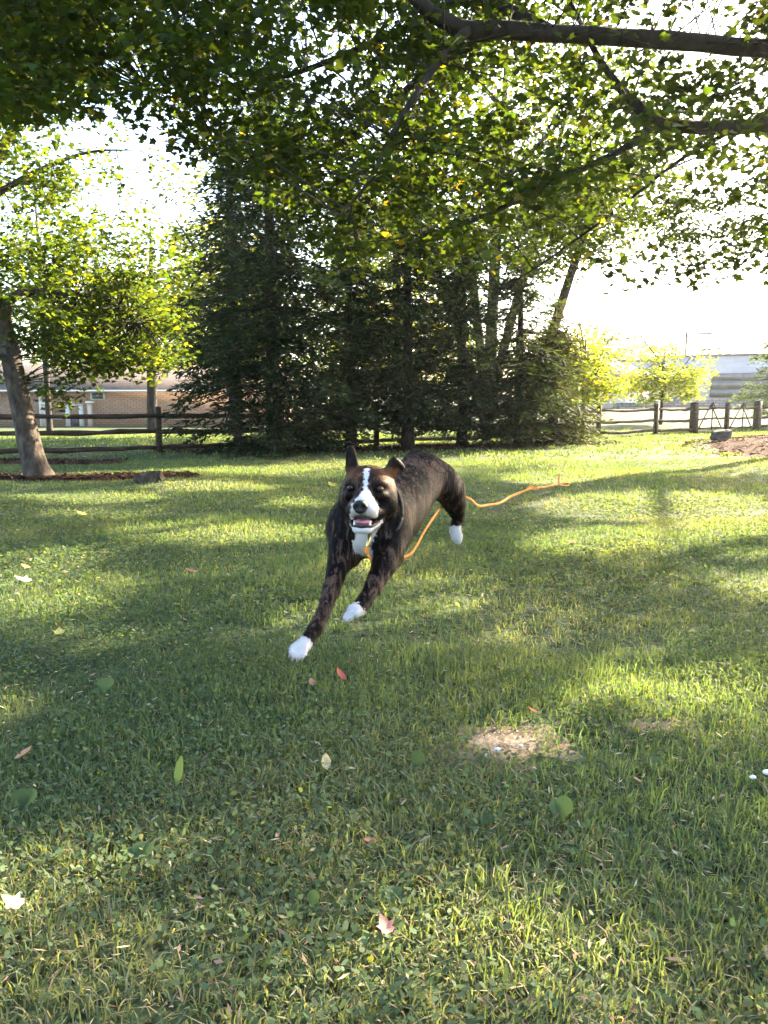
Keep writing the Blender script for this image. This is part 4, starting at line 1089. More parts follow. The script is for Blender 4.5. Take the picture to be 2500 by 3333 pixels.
def coat_mat():
    m, nt, out = new_mat('brindle_coat')
    at = N(nt, 'ShaderNodeAttribute', attribute_name='coat')
    sp = N(nt, 'ShaderNodeSeparateColor'); nt.links.new(at.outputs['Color'], sp.inputs[0])
    tc = N(nt, 'ShaderNodeTexCoord')
    mp = N(nt, 'ShaderNodeMapping'); mp.inputs['Scale'].default_value = (1.0, 0.5, 0.13); mp.inputs['Rotation'].default_value = (0.2, -0.3, 0.35)
    nt.links.new(tc.outputs['Object'], mp.inputs[0])
    n1 = N(nt, 'ShaderNodeTexNoise'); n1.inputs['Scale'].default_value = 70; n1.inputs['Detail'].default_value = 3; n1.inputs['Distortion'].default_value = 0.9
    nt.links.new(mp.outputs[0], n1.inputs['Vector'])
    n3 = N(nt, 'ShaderNodeTexNoise'); n3.inputs['Scale'].default_value = 9; n3.inputs['Detail'].default_value = 3
    nt.links.new(tc.outputs['Object'], n3.inputs['Vector'])
    mp2 = N(nt, 'ShaderNodeMapping'); mp2.inputs['Scale'].default_value = (1.0, 0.7, 0.18); nt.links.new(tc.outputs['Object'], mp2.inputs[0])
    n2 = N(nt, 'ShaderNodeTexNoise'); n2.inputs['Scale'].default_value = 420; n2.inputs['Detail'].default_value = 3
    nt.links.new(mp2.outputs[0], n2.inputs['Vector'])
    ad = N(nt, 'ShaderNodeMath', operation='MULTIPLY_ADD'); nt.links.new(n3.outputs['Fac'], ad.inputs[0]); ad.inputs[1].default_value = 0.7; nt.links.new(n1.outputs['Fac'], ad.inputs[2])
    st = ramp(nt, [(0.76, (0.0022, 0.0019, 0.0021)), (0.86, (0.0095, 0.0068, 0.0058)), (0.98, (0.088, 0.054, 0.038))], ad.outputs[0])
    fine = ramp(nt, [(0.3, (0.6, 0.6, 0.6)), (0.7, (1.45, 1.42, 1.4))], n2.outputs['Fac'])
    mu = N(nt, 'ShaderNodeMix', data_type='RGBA', blend_type='MULTIPLY'); mu.inputs[0].default_value = 1
    nt.links.new(st, mu.inputs[6]); nt.links.new(fine, mu.inputs[7])
    def mixin(prev, fac, col):
        x = N(nt, 'ShaderNodeMix', data_type='RGBA'); nt.links.new(fac, x.inputs[0]); nt.links.new(prev, x.inputs[6])
        if isinstance(col, tuple): x.inputs[7].default_value = (*col, 1)
        else: nt.links.new(col, x.inputs[7])
        return x.outputs[2]
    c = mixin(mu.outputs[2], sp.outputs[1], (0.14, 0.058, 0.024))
    c = mixin(c, sp.outputs[2], (0.0025, 0.0022, 0.0025))
    wf = N(nt, 'ShaderNodeMath', operation='MULTIPLY_ADD'); nt.links.new(n2.outputs['Fac'], wf.inputs[0]); wf.inputs[1].default_value = 1.3; wf.inputs[2].default_value = -0.65
    wa = N(nt, 'ShaderNodeMath', operation='ADD'); nt.links.new(wf.outputs[0], wa.inputs[0]); nt.links.new(sp.outputs[0], wa.inputs[1])
    ws = ramp(nt, [(0.3, (0, 0, 0)), (0.7, (1, 1, 1))], wa.outputs[0])
    c = mixin(c, ws, (0.50, 0.48, 0.47))
    b = N(nt, 'ShaderNodeBsdfPrincipled'); b.inputs['Roughness'].default_value = 0.5; b.inputs['Specular IOR Level'].default_value = 0.07
    b.inputs['Sheen Weight'].default_value = 0.0; b.inputs['Sheen Roughness'].default_value = 0.4; b.inputs['Sheen Tint'].default_value = (0.9, 0.75, 0.6, 1)
    nt.links.new(c, b.inputs['Base Color'])
    bp = N(nt, 'ShaderNodeBump'); bp.inputs['Strength'].default_value = 0.35; bp.inputs['Distance'].default_value = 0.004
    nt.links.new(n2.outputs['Fac'], bp.inputs['Height']); nt.links.new(bp.outputs[0], b.inputs['Normal'])
    nt.links.new(b.outputs[0], out.inputs[0])
    return m
M['coat'] = coat_mat()
M['mouth'] = plain('mouth_lining', (0.10, 0.025, 0.03), rough=0.35, spec=0.5)
M['tongue'] = plain('tongue', (0.42, 0.15, 0.19), rough=0.35, spec=0.5, var=0.15, scale=60)
M['nose'] = noise_mat('nose_leather', [(0.3, (0.004, 0.0035, 0.004)), (0.7, (0.010, 0.009, 0.010))], scale=160, rough=0.4, bump=0.3, bscale=400, spec=0.25)
M['eye'] = plain('eye', (0.02, 0.009, 0.004), rough=0.06, spec=0.4)
M['pupil'] = plain('pupil', (0.002, 0.002, 0.002), rough=0.08, spec=0.3)
M['tooth'] = plain('tooth', (0.75, 0.70, 0.58), rough=0.3, var=0.04)
M['strap'] = noise_mat('orange_webbing', [(0.3, (0.50, 0.17, 0.03)), (0.7, (0.72, 0.30, 0.07))], scale=60, rough=0.75, bump=0.3, bscale=300)
M['collar'] = noise_mat('collar_webbing', [(0.3, (0.012, 0.012, 0.012)), (0.7, (0.05, 0.045, 0.03))], scale=60, rough=0.7, bump=0.3, bscale=300)
M['brass'] = plain('brass', (0.45, 0.36, 0.16), rough=0.3, metal=1.0)
M['claw'] = plain('claw', (0.25, 0.20, 0.17), rough=0.4)

dbase = np.array([-0.05, 2.95, float(gz(-0.05, 2.95))])
dog = empty('dog', dbase, 'brindle dog with white blaze, chest and paws leaping toward the camera', 'dog')
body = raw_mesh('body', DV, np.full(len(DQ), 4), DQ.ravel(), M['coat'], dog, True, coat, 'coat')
body.data.materials.append(M['mouth'])
mi = mouth[DQ].all(1).astype(np.int32)
body.data.polygons.foreach_set('material_index', mi); body.data.update()

# short coat: fine hairs lying along the body
fn_ = np.cross(DV[DQ[:, 2]] - DV[DQ[:, 0]], DV[DQ[:, 3]] - DV[DQ[:, 1]]); fn_ = unit(fn_)
ok_ = np.flatnonzero(~mouth[DQ].any(1) & (fn_[:, 1] < 0.55))
nh = 110000
fi = ok_[rng.integers(0, len(ok_), nh)]
wq = rng.dirichlet(np.ones(4), nh)
hp = (DV[DQ[fi]] * wq[:, :, None]).sum(1); hc = (coat[DQ[fi]] * wq[:, :, None]).sum(1); hn = fn_[fi]
hlh = HL(hp); ishead = (hlh[:, 1] > -0.15) & (hlh[:, 2] > -0.17) & (np.abs(hlh[:, 0]) < 0.13)
fl = np.where(ishead[:, None], -hy[None] + 0.25 * np.sign(hlh[:, :1]) * hx[None], (1 - sstep(0.52, 0.8, hp[:, 2]))[:, None] * np.array([0.0, -0.1, -1.0])[None] + sstep(0.52, 0.8, hp[:, 2])[:, None] * (bdir[None] * 0.8 + np.array([0, 0, -0.5])[None]))
fl = fl + rng.normal(0, 0.22, fl.shape); fl = unit(fl - hn * (fl * hn).sum(1)[:, None])
hl_ = rng.uniform(0.7, 1.2, nh) * np.where(ishead, 0.0055, 0.010)
hs = unit(np.cross(fl, hn)) * np.where(ishead, 0.0006, 0.0010)[:, None]
hc[:, 1] += (rng.random(nh) < 0.16) * rng.uniform(0.05, 0.3, nh); hc[:, 2] += (rng.random(nh) < 0.35) * rng.uniform(0.2, 0.8, nh); hc = np.clip(hc, 0, 1)
tipv = hp + fl * hl_[:, None] + hn * (hl_ * rng.uniform(0.15, 0.5, nh))[:, None]
HV = np.stack([hp - hs, hp + hs, tipv], 1).reshape(-1, 3)
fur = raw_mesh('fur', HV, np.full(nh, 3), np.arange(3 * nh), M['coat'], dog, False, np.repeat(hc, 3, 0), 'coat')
tag(fur, kind='stuff')

def blob(name, c, rad, axes, mat, parent, seg=20, ring=12, f=None):
    V = []; fc = []
    for i in range(ring + 1):
        th = math.pi * i / ring
        for k in range(seg):
            a = 2 * math.pi * k / seg
            V.append((math.sin(th) * math.cos(a), math.sin(th) * math.sin(a), math.cos(th)))
    V = np.array(V)
    if f is not None: V = f(V)
    V = np.asarray(c) + (V * np.asarray(rad)) @ np.asarray(axes)
    for i in range(ring):
        for k in range(seg):
            j = (k + 1) % seg
            fc.append((i * seg + k, (i + 1) * seg + k, (i + 1) * seg + j, i * seg + j))
    b = MB(); b.add(V, fc)
    return b.build(name, mat, parent, True)
def nose_shape(v):
    v = v.copy(); v[:, 0] *= 1 - 0.22 * np.clip(-v[:, 2], 0, 1); v[:, 1] = np.clip(v[:, 1], -1, 0.75)
    for s in (-1, 1):
        d = np.exp(-(((v[:, 0] - s * 0.48) / 0.22) ** 2 + ((v[:, 2] + 0.05) / 0.28) ** 2)); v[:, 1] -= 0.6 * d * (v[:, 1] > 0)
    return v
nose = blob('nose', H(0, 0.094, -0.064), (0.0255, 0.020, 0.023), HA, M['nose'], dog, 36, 24, nose_shape)
tongue = blob('tongue', H(0, 0.014, -0.1135), (0.030, 0.048, 0.012), HA, M['tongue'], dog, 24, 12, lambda v: np.c_[v[:, 0], v[:, 1], v[:, 2] - 0.35 * np.exp(-(v[:, 0] / 0.15) ** 2) * (v[:, 2] > 0)])
for s in (-1, 1):
    e = blob('eye', H(s * 0.0505, 0.0085, -0.001), (0.0122, 0.0112, 0.0098), HA, M['eye'], dog)
    blob('pupil', H(s * 0.0495, 0.0182, -0.001), (0.005, 0.003, 0.005), HA, M['pupil'], e, 12, 8)
    b = MB(); b.tube([H(s * 0.026, 0.043, -0.130), H(s * 0.0265, 0.045, -0.119), H(s * 0.0275, 0.045, -0.109)], [0.0042, 0.0035, 0.0012], 8); b.build('lower_fang', M['tooth'], dog, True)
for s in (-1, 1):      # dark lip rim along the lower jaw
    q = spline([H(s * 0.054, -0.03, -0.100), H(s * 0.044, 0.010, -0.117), H(s * 0.031, 0.042, -0.127), H(0, 0.058, -0.131)], 14)
    b = MB(); b.tube(q, [0.005] * 13 + [0.004], 6); b.build('lip', M['nose'], dog, True)
# claws
for k in range(4):
    for c0, dx, dy in ((D(214, 1640, 2.385), np.array([0.93, 0, -0.22]), np.array([-0.28, -0.55, -0.72])), (D(622, 1362, 2.49), np.array([0.85, 0, 0.35]), np.array([-0.55, -0.5, -0.65]))):
        L = 0.021 if k in (1, 2) else 0.012
        e0 = c0 + unit(dx) * (k - 1.5) * 0.0138 + unit(dy) * (L + 0.006) + np.array([0, -0.012, 0])
        b = MB(); b.tube([e0, e0 + unit(dy) * 0.006 + np.array([0, -0.002, -0.001]), e0 + unit(dy) * 0.011 + np.array([0, -0.001, -0.004])], [0.003, 0.0025, 0.0008], 6); b.build('claw', M['claw'], dog, True)
# collar round the neck, low on the throat
def collar_pts(n=40):
    c0 = D(775, 640, 2.735); ax = unit(D(860, 610, 2.86) - D(735, 520, 2.68))
    u = unit(np.cross(ax, [0, 0, 1.0])); w = np.cross(ax, u)
    out = []
    for a in np.linspace(0, 2 * math.pi, n + 1):
        # march outwards to the skin
        d = math.cos(a) * u + math.sin(a) * w
        r = 0.02
        for rr in np.arange(0.03, 0.19, 0.004):
            i = np.round((c0 + d * rr - lo) / VOX).astype(int)
            if (i < 0).any() or (i >= dims).any() or FLD[tuple(i)] > 0.001: r = rr; break
        out.append(r)
    out = np.array(out); out[-1] = out[0]
    for _ in range(6): out = np.convolve(np.r_[out[-3:-1], out, out[1:3]], [0.2, 0.2, 0.2, 0.2, 0.2], 'valid')
    return np.array([c0 + (math.cos(a) * u + math.sin(a) * w) * (r - 0.0025) for a, r in zip(np.linspace(0, 2 * math.pi, n + 1), out)])
cp = collar_pts()
b = MB(); b.tube(cp, 0.01, flat=(0.003, 0.006)); 
b.build('collar', M['collar'], dog)

# ------------------------------------------------------------------ leash trailing through the air
lroot = empty('leash', D(745, 930, 2.66), 'orange webbing leash trailing from the collar under the dog to its loop', 'leash')
def Z5(x, y, t): return P(430 + x * 0.1111, 460.8 + y * 0.1111, t)
lpts = [D(722, 900, 2.655), D(738, 945, 2.655), D(790, 985, 2.69), D(880, 985, 2.80), D(960, 963, 2.93), D(1050, 932, 3.0), D(1105, 855, 3.05), D(1150, 770, 3.1), D(1225, 655, 3.2), D(1300, 560, 3.42), D(1390, 500, 3.62),
        Z5(300, 325, 3.72), Z5(365, 345, 3.75), Z5(415, 392, 3.78), Z5(455, 408, 3.80), Z5(530, 398, 3.85), Z5(630, 380, 3.9), Z5(720, 325, 3.98), Z5(810, 285, 4.05), Z5(890, 255, 4.1), Z5(945, 240, 4.15), Z5(1040, 236, 4.2), Z5(1150, 212, 4.25)]
b = MB(); b.tube(spline(lpts, 150), 0.01, flat=(0.0062, 0.0010)); b.build('strap', M['strap'], lroot)
lq = [Z5(1140, 214, 4.25), Z5(1158, 195, 4.26), Z5(1160, 150, 4.28), Z5(1178, 125, 4.30), Z5(1200, 135, 4.30), Z5(1195, 175, 4.28), Z5(1180, 205, 4.26), Z5(1215, 198, 4.28), Z5(1252, 205, 4.32), Z5(1225, 222, 4.30), Z5(1165, 216, 4.25)]
b = MB(); b.tube(spline(lq, 80), 0.01, flat=(0.0062, 0.0010)); b.build('handle_loop', M['strap'], lroot)
lq = [Z5(945, 240, 4.145), Z5(910, 228, 4.15), Z5(880, 240, 4.15), Z5(900, 252, 4.13), Z5(950, 250, 4.13), Z5(975, 238, 4.14), Z5(945, 226, 4.16)]
b = MB(); b.tube(spline(lq, 50), 0.01, flat=(0.008, 0.0018)); b.build('knot', M['strap'], lroot)
b = MB(); b.tube([D(748, 775, 2.665), D(740, 820, 2.655), D(728, 870, 2.65), D(722, 895, 2.652)], [0.006, 0.0075, 0.0085, 0.006], 8); b.build('snap_clip', M['brass'], lroot, True)
b = MB(); b.box(D(720, 900, 2.648), (0.020, 0.010, 0.026), 0.2, 0.003); b.build('stitched_end', M['strap'], lroot)

# ------------------------------------------------------------------ rock, stump
def rocky(name, label, cat, c, rad, mat, seed, bumps=0.18, flat=0.0):
    r_ = np.random.default_rng(seed); ph = r_.uniform(0, 6.28, 9); fr = r_.uniform(1.5, 4.5, (9, 3))
    def fn(v):
        d = sum(np.sin(v @ fr[i] + ph[i]) for i in range(9)) / 9
        w = v * (1 + bumps * 2 * d)[:, None]
        w = np.clip(w, -0.8, [0.85, 0.8, 0.7]); w[:, 2] += 0.22 * w[:, 0]
        return w + r_.normal(0, 0.035, w.shape)
    o = blob(name, c, rad, np.eye(3), mat, None, 13, 9, fn); o.data.polygons.foreach_set('use_smooth', np.zeros(len(o.data.polygons), bool))
    return tag(o, label, cat)
rk = G(720, 448)
rocky('rock', 'dark squarish rock at the edge of the mulch bed', 'rock', (rk[0], rk[1], float(gz(rk[0], rk[1])) + 0.13), (0.24, 0.18, 0.17), M['stone'], 4)
st = G(147, 484)
rocky('stump', 'low weathered grey stump at the end of the mulch by the leaning tree', 'stump', (st[0], st[1] + 0.1, 0.05), (0.20, 0.15, 0.13), M['bark'], 9, 0.3)
pb = G(590, 455)

# ------------------------------------------------------------------ grass
def blades(name, n, y0, y1, hgt, wid, label, straw=0.07, xr=1.12, lean=0.55, power=1.0):
    k = int(n * 1.3); tn = max(1, k // 9)
    TY = y0 + (y1 - y0) * rng.random(tn) ** power
    TX = rng.uniform(-1, 1, tn) * (0.53 * xr * TY + 0.35)
    side_ = rng.random(tn) < 0.25; TX = np.where(side_, np.sign(TX) * (0.53 * xr * TY + 0.35 + rng.uniform(0, 1.6, tn)), TX)      # thinner turf to either side
    ti = rng.integers(0, tn, k); off = rng.normal(0, 1, (k, 2)) * (0.012 + 0.004 * TY[ti])[:, None]
    X = TX[ti] + off[:, 0]; Y = TY[ti] + off[:, 1]; tdir = np.arctan2(off[:, 1], off[:, 0]) + rng.normal(0, 0.9, k); thh = rng.uniform(0.7, 1.3, tn)[ti]
    m = ~in_beds(X, Y)
    # thin, worn places
    worn = 0.5 + 0.5 * np.sin(1.9 * X + 0.6 * Y + 1.0) * np.sin(1.3 * Y - 0.8 * X)
    dd = ((X - dirt[0] - 0.05) / 0.42) ** 2 + ((Y - dirt[1] - 0.02) / 0.26) ** 2
    m &= rng.random(len(X)) > 0.22 * (worn > 0.75) + 0.8 * np.exp(-dd * 1.3)
    X, Y, worn, tdir, thh = X[m][:n], Y[m][:n], worn[m][:n], tdir[m][:n], thh[m][:n]; n = len(X)
    Z = gz(X, Y)
    dry = sstep(0.55, 0.95, 0.5 + 0.3 * np.sin(0.9 * X - 0.5 * Y + 2.2) + 0.3 * np.sin(1.7 * Y + 0.9 * X) + 0.25 * np.sin(4.1 * X - 2.3 * Y))
    patch = 0.5 + 0.28 * np.sin(1.3 * X + 0.4 * Y) + 0.22 * np.sin(2.7 * Y - 1.1 * X + 2) + 0.2 * np.sin(6.1 * X + 4.3 * Y) * np.sin(5.2 * Y)
    h = rng.uniform(hgt[0], hgt[1], n) * (0.72 + 0.5 * np.clip(patch, 0, 1)) * np.where(rng.random(n) < 0.05, 1.4, 1) * thh
    w = rng.uniform(wid[0], wid[1], n)
    th = tdir; ln = np.abs(rng.normal(0, lean, n)) + 0.15
    sw = rng.random(n) < straw * (0.5 + 1.6 * (worn > 0.6)); ln[sw] += rng.uniform(0.4, 1.6, sw.sum()); h[sw] *= 0.7
    d = np.stack([np.cos(th), np.sin(th)], 1)
    fa = th + math.pi / 2 + rng.normal(0, 0.7, n); s = np.stack([np.cos(fa), np.sin(fa)], 1) * w[:, None] / 2
    b0 = np.stack([X, Y, Z - 0.004], 1)
    m1 = b0.copy(); m1[:, :2] += d * (h * ln * 0.35)[:, None]; m1[:, 2] += h * 0.62
    tp = b0.copy(); tp[:, :2] += d * (h * ln * 1.0)[:, None]; tp[:, 2] += h * np.clip(1.02 - 0.25 * ln, 0.35, 1)
    S = np.c_[s, np.zeros(n)]
    V = np.stack([b0 - S, b0 + S, m1 + S * 0.85, m1 - S * 0.85, tp], 1).reshape(-1, 3)
    base = np.arange(n) * 5
    q = np.stack([base, base + 1, base + 2, base + 3, base + 3, base + 2, base + 4], 1).ravel()
    counts = np.tile([4, 3], n)
    g1, g2, g3 = np.array((0.056, 0.092, 0.063)), np.array((0.104, 0.146, 0.074)), np.array((0.34, 0.28, 0.17))
    k = np.clip(patch + rng.normal(0, 0.22, n), 0, 1)[:, None]
    col = g1 * (1 - k) + g2 * k
    dk = (dry * rng.uniform(0.05, 0.55, n))[:, None]; col = col * (1 - dk) + np.array((0.18, 0.165, 0.10)) * dk
    col[sw] = g3 * rng.uniform(0.6, 1.2, (sw.sum(), 1))
    col *= rng.uniform(0.8, 1.2, (n, 1))
    o = raw_mesh(name, V, counts, q, M['grass'], None, False, np.repeat(col, 5, 0))
    return tag(o, label, 'grass', kind='stuff')
blades('grass', 112000, 0.6, 3.0, (0.020, 0.050), (0.0024, 0.0046), 'mown grass blades in the near foreground', 0.10, power=0.8)
blades('grass', 118000, 3.0, 6.5, (0.020, 0.046), (0.0036, 0.0065), 'mown grass blades on the lawn around the dog', 0.08, power=0.75)
blades('grass', 88000, 6.5, 13.0, (0.022, 0.045), (0.007, 0.012), 'mown grass on the middle of the lawn', 0.05, power=0.7)
blades('grass', 60000, 13.0, 26.0, (0.04, 0.07), (0.018, 0.03), 'mown grass in front of and behind the fence', 0.03, power=0.7)

# small leafy ground cover between the blades (clover and the like)
def cover(n, y0, y1, size, label, power):
    k = int(n * 1.6)
    Y = y0 + (y1 - y0) * rng.random(k) ** power
    X = rng.uniform(-1, 1, k) * (0.6 * Y + 0.3) * np.where(rng.random(k) < 0.2, 1.7, 1.0)
    patch = np.sin(2.1 * X + 1.2 * Y) + np.sin(3.3 * Y - 1.7 * X + 1) + 0.8 * np.sin(7.1 * X + 2) * np.sin(6.3 * Y)
    m = (patch + rng.normal(0, 0.7, k) > 0.25) & ~in_beds(X, Y)
    X, Y = X[m][:n], Y[m][:n]; n = len(X)
    c = np.stack([X, Y, gz(X, Y) + rng.uniform(0.010, 0.042, n)], 1)
    nr = np.stack([rng.normal(0, 0.45, n), rng.normal(0, 0.45, n), np.ones(n)], 1)
    tp = np.stack([rng.normal(0, 1, n), rng.normal(0, 1, n), rng.normal(0, 0.2, n)], 1)
    o = leaves('ground_cover', c, nr, tp, rng.uniform(size[0], size[1], n), OVAL[[0, 1, 3, 4, 5, 7]] * np.array([1.3, 1.0]), leaf_cols(n, (0.075, 0.110, 0.058), 0.35, 0.05, (0.16, 0.18, 0.05)), M['grass'])
    return tag(o, label, 'ground cover', kind='stuff')
cover(34000, 0.6, 3.2, (0.008, 0.019), 'small clover-like leaves scattered in the near grass', 0.8)
cover(40000, 3.2, 8.0, (0.014, 0.030), 'small clover-like leaves scattered in the lawn further off', 0.75)

# dry thatch: bits of straw and dead leaf lying among the blades
def thatch(n, y0, y1, size, label):
    Y = y0 + (y1 - y0) * rng.random(n) ** 0.8; X = rng.uniform(-1, 1, n) * (0.6 * Y + 0.3)
    L = rng.uniform(*size, n); W = L * rng.uniform(0.08, 0.3, n); th = rng.uniform(0, 6.28, n)
    d = np.stack([np.cos(th), np.sin(th), rng.normal(0, 0.3, n)], 1) * L[:, None] / 2; s_ = np.stack([-np.sin(th), np.cos(th), rng.normal(0, 0.4, n)], 1) * W[:, None] / 2
    c = np.stack([X, Y, gz(X, Y) + rng.uniform(0.004, 0.034, n)], 1)
    V = np.stack([c - d, c - d * 0.2 - s_, c + d, c + d * 0.1 + s_], 1)
    pal = np.array([(0.34, 0.28, 0.18), (0.22, 0.15, 0.10), (0.42, 0.37, 0.26), (0.13, 0.085, 0.06), (0.30, 0.20, 0.15)])
    o = raw_mesh('dry_thatch', V.reshape(-1, 3), np.full(n, 4), np.arange(4 * n), M['litter'], None, False, np.repeat(pal[rng.integers(0, 5, n)] * rng.uniform(0.6, 1.1, (n, 1)), 4, 0))
    return tag(o, label, 'dry grass', kind='stuff')
thatch(6000, 0.75, 3.2, (0.008, 0.03), 'bits of dry straw among the near grass blades')
thatch(7000, 3.2, 8.0, (0.012, 0.04), 'bits of dry straw in the lawn further off')

# broad-leaved weeds
def weed(label, px, py, lv, seed):
    r_ = np.random.default_rng(seed)
    g = G(px, py); g[2] = float(gz(g[0], g[1]))
    root = empty('broadleaf_weed', g, label, 'weed', 'broad-leaved weeds in the lawn')
    for az, tilt, L, W in lv:
        L *= 0.85; W *= 0.85; az = R(az); n = 7; V = []; f = []
        d = np.array([math.cos(az), math.sin(az), 0]); s = np.array([-d[1], d[0], 0])
        for i in range(n):
            u = i / (n - 1)
            w = W * (math.sin(min(1, u * 1.02 + 0.03) * math.pi) ** 0.6 if u > 0.28 else 0.08 + u * 1.6)
            c = g + d * L * (0.15 + u * math.cos(R(tilt)) ) * 0.85 + np.array([0, 0, 0.012 + L * (u * math.sin(R(tilt)) - 0.25 * u * u * math.cos(R(tilt)))])
            V += [c - s * w / 2 + np.array([0, 0, w * 0.18]), c, c + s * w / 2 + np.array([0, 0, w * 0.18])]
        for i in range(n - 1):
            for k in (0, 1): f.append((i * 3 + k, i * 3 + k + 1, i * 3 + 4 + k, i * 3 + 3 + k))
        cols = np.repeat((np.array((0.065, 0.105, 0.05)) * r_.uniform(0.8, 1.3))[None], len(V), 0)
        raw_mesh('leaf', np.array(V), [len(q) for q in f], [i for q in f for i in q], M['grass'], root, True, cols)
    return root
weed('weed with two big upright oval leaves right of centre foreground', 562, 832, [(70, 62, 0.085, 0.05), (110, 55, 0.08, 0.045), (200, 15, 0.06, 0.035), (330, 20, 0.05, 0.03)], 1)
weed('weed with round pale leaves left of the two-leaved one in the foreground', 482, 838, [(60, 30, 0.06, 0.05), (160, 20, 0.06, 0.045), (290, 10, 0.05, 0.04)], 2)
weed('single broad leaf standing just below left of the bare dirt patch', 419, 780, [(95, 65, 0.075, 0.045), (230, 15, 0.04, 0.025)], 3)
weed('tall narrow bright leaf standing up in the left foreground', 172, 792, [(60, 72, 0.12, 0.035), (200, 25, 0.06, 0.035), (330, 20, 0.06, 0.035)], 4)
weed('cluster of rounded leaves at the left edge of the foreground', 20, 812, [(80, 45, 0.09, 0.06), (150, 25, 0.07, 0.05), (20, 25, 0.07, 0.05), (270, 15, 0.06, 0.05), (110, 60, 0.08, 0.05)], 5)
weed('pair of pale round leaves in the lower left of the grass', 137, 866, [(80, 40, 0.075, 0.06), (150, 35, 0.07, 0.055), (10, 25, 0.05, 0.04)], 6)
weed('pale rounded leaf low left of the dog in the lawn', 103, 697, [(90, 50, 0.09, 0.07), (170, 30, 0.06, 0.05)], 7)
weed('small upright leaf at the bottom centre left of the reddish leaf', 312, 918, [(85, 60, 0.05, 0.03), (190, 20, 0.04, 0.03)], 8)
weed('dark rounded leaf pair at the bottom centre right above the reddish leaf', 393, 914, [(90, 35, 0.055, 0.045), (20, 25, 0.045, 0.035)], 9)
weed('weed with small light leaves beside the lit grass at right', 655, 770, [(60, 40, 0.05, 0.04), (150, 30, 0.05, 0.04), (270, 20, 0.04, 0.03)], 10)
weed('leafy weed left of the dog halfway across the lawn', 138, 625, [(60, 40, 0.09, 0.06), (150, 30, 0.08, 0.05), (0, 30, 0.08, 0.05), (250, 20, 0.07, 0.05)], 11)

# fallen leaves, each its own
def fallen(label, px, py, size, col, yaw=0.0, tilt=20, curl=0.6, shape='oval', lift=0.035):
    g = G(px, py); g[2] = float(gz(g[0], g[1])) + lift
    size = size * 0.75; col = tuple(0.75 * c_ + 0.25 * 0.2 for c_ in col); sh = {'oval': OVAL, 'maple': MAPLE_FINE}[shape]
    s_in = sh * np.array([0.45, 0.6]) + np.array([0, 0.2])
    pts2 = np.vstack([sh, s_in]); n = len(sh)
    V = np.c_[pts2[:, 0], pts2[:, 1] - 0.5, curl * (pts2[:, 0] ** 2) + curl * 0.5 * (pts2[:, 1] - 0.5) ** 2] * size
    th = R(yaw); tl = R(tilt)
    V = V @ np.array([[1, 0, 0], [0, math.cos(tl), math.sin(tl)], [0, -math.sin(tl), math.cos(tl)]])
    V = np.c_[V[:, 0] * math.cos(th) - V[:, 1] * math.sin(th), V[:, 0] * math.sin(th) + V[:, 1] * math.cos(th), V[:, 2]] + g
    f = [(i, (i + 1) % n, n + (i + 1) % n, n + i) for i in range(n)] + [tuple(range(n, 2 * n))]
    cols = np.array(col)[None] * rng.uniform(0.75, 1.25, (len(V), 1))
    o = raw_mesh('fallen_leaf', V, [len(q) for q in f], [i for q in f for i in q], M['litter'], None, True, cols)
    return tag(o, label, 'fallen leaf', 'fallen leaves on the lawn')
fallen('curled red leaf in the grass below the dog', 340, 685, 0.075, (0.40, 0.07, 0.05), 60, 45, 1.6)
fallen('small pinkish brown leaf left of the curled red one', 312, 693, 0.05, (0.32, 0.15, 0.11), 20, 25, 1.2)
fallen('cream yellow curled leaf standing in the foreground grass', 326, 774, 0.06, (0.62, 0.50, 0.24), 15, 60, 1.4)
fallen('orange brown leaf at the left edge above the rounded weed', 25, 761, 0.075, (0.45, 0.22, 0.12), -60, 30, 1.0)
fallen('large pale yellow leaf at the far left bottom', 12, 920, 0.06, (0.58, 0.56, 0.34), 80, 25, 0.5, 'maple', 0.055)
fallen('reddish pink leaf at the bottom centre', 384, 951, 0.05, (0.48, 0.19, 0.14), 30, 30, 0.8, 'maple', 0.05)
fallen('small red leaf just above the bare dirt patch', 532, 720, 0.05, (0.42, 0.09, 0.06), 90, 30, 1.2)
fallen('tan leaf in the grass right of the two-leaved weed', 636, 791, 0.04, (0.40, 0.24, 0.14), 100, 30, 1.0)
fallen('dark red leaf in the shaded foreground centre', 370, 858, 0.045, (0.20, 0.05, 0.05), 100, 15, 0.8)
fallen('orange leaf in the sunlit grass right of the dog', 564, 504, 0.12, (0.55, 0.18, 0.06), 90, 20, 0.8, 'maple', 0.05)
fallen('brown leaf below the sunlit grass right of the dog', 570, 551, 0.11, (0.28, 0.14, 0.08), 90, 20, 0.8, 'maple', 0.05)
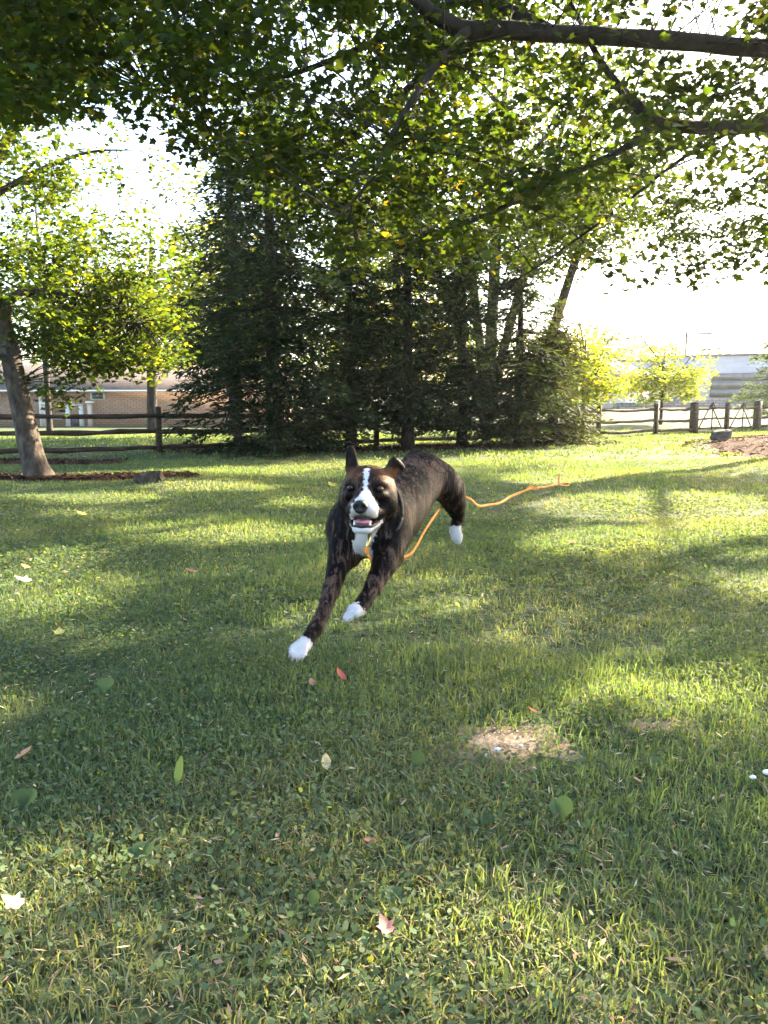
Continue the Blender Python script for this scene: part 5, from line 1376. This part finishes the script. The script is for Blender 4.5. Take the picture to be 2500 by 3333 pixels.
fallen('pale grey leaf behind the leash on the lawn', 540, 470, 0.14, (0.50, 0.50, 0.48), 80, 30, 1.0, 'oval', 0.06)
fallen('yellow leaf on the lawn just left of the dog head', 331, 487, 0.16, (0.55, 0.45, 0.06), 40, 25, 0.6, 'maple', 0.06)
fallen('brown leaf in the lawn left of the dog legs', 190, 580, 0.09, (0.28, 0.13, 0.08), 80, 20, 0.8, 'maple', 0.05)
fallen('reddish leaf at the left above the sunny patch', 26, 571, 0.09, (0.40, 0.15, 0.06), 80, 20, 0.8, 'oval', 0.05)
fallen('bright whitish leaf lying in the sunny patch at left', 22, 585, 0.12, (0.62, 0.60, 0.50), 90, 20, 0.5, 'maple', 0.05)
fallen('yellow leaf in the far left lawn', 81, 519, 0.13, (0.50, 0.40, 0.06), 70, 20, 0.6, 'maple', 0.05)
fallen('small yellow leaf left of the pale rounded weed', 60, 644, 0.07, (0.52, 0.45, 0.08), 20, 20, 0.6, 'maple', 0.05)
for i, (px, py, s) in enumerate(((766, 782, 0.011), (752, 787, 0.009), (497, 757, 0.012), (487, 763, 0.008), (520, 752, 0.008))):
    g = G(px, py)
    o = blob('pebble', (g[0], g[1], float(gz(g[0], g[1])) + (0.03 if i < 2 else 0.02)), (s, s * 0.8, s * 0.6), np.eye(3), M['white'] if i < 2 else M['pebble'], None, 10, 6)
    tag(o, ['white pebble at the very right edge of the grass', 'smaller white pebble near the right edge', 'largest pale pebble on the bare dirt patch', 'small pebble at the left of the bare dirt patch', 'small pebble at the right of the bare dirt patch'][i], 'pebble', 'pebbles')

# ------------------------------------------------------------------ hazy evening air
def haze(density):
    m, nt, out = new_mat('haze')
    v = N(nt, 'ShaderNodeVolumePrincipled')
    v.inputs['Density'].default_value = density
    v.inputs['Color'].default_value = (0.95, 0.96, 1.0, 1)
    v.inputs['Anisotropy'].default_value = 0.55
    nt.links.new(v.outputs[0], out.inputs['Volume'])
    b = MB(); b.box((0, 150, 7.0), (2400, 2900, 18.0))
    return tag(b.build('haze', m), 'thin bright evening haze over the lawn and buildings', 'haze', kind='stuff')
haze(0.00028)
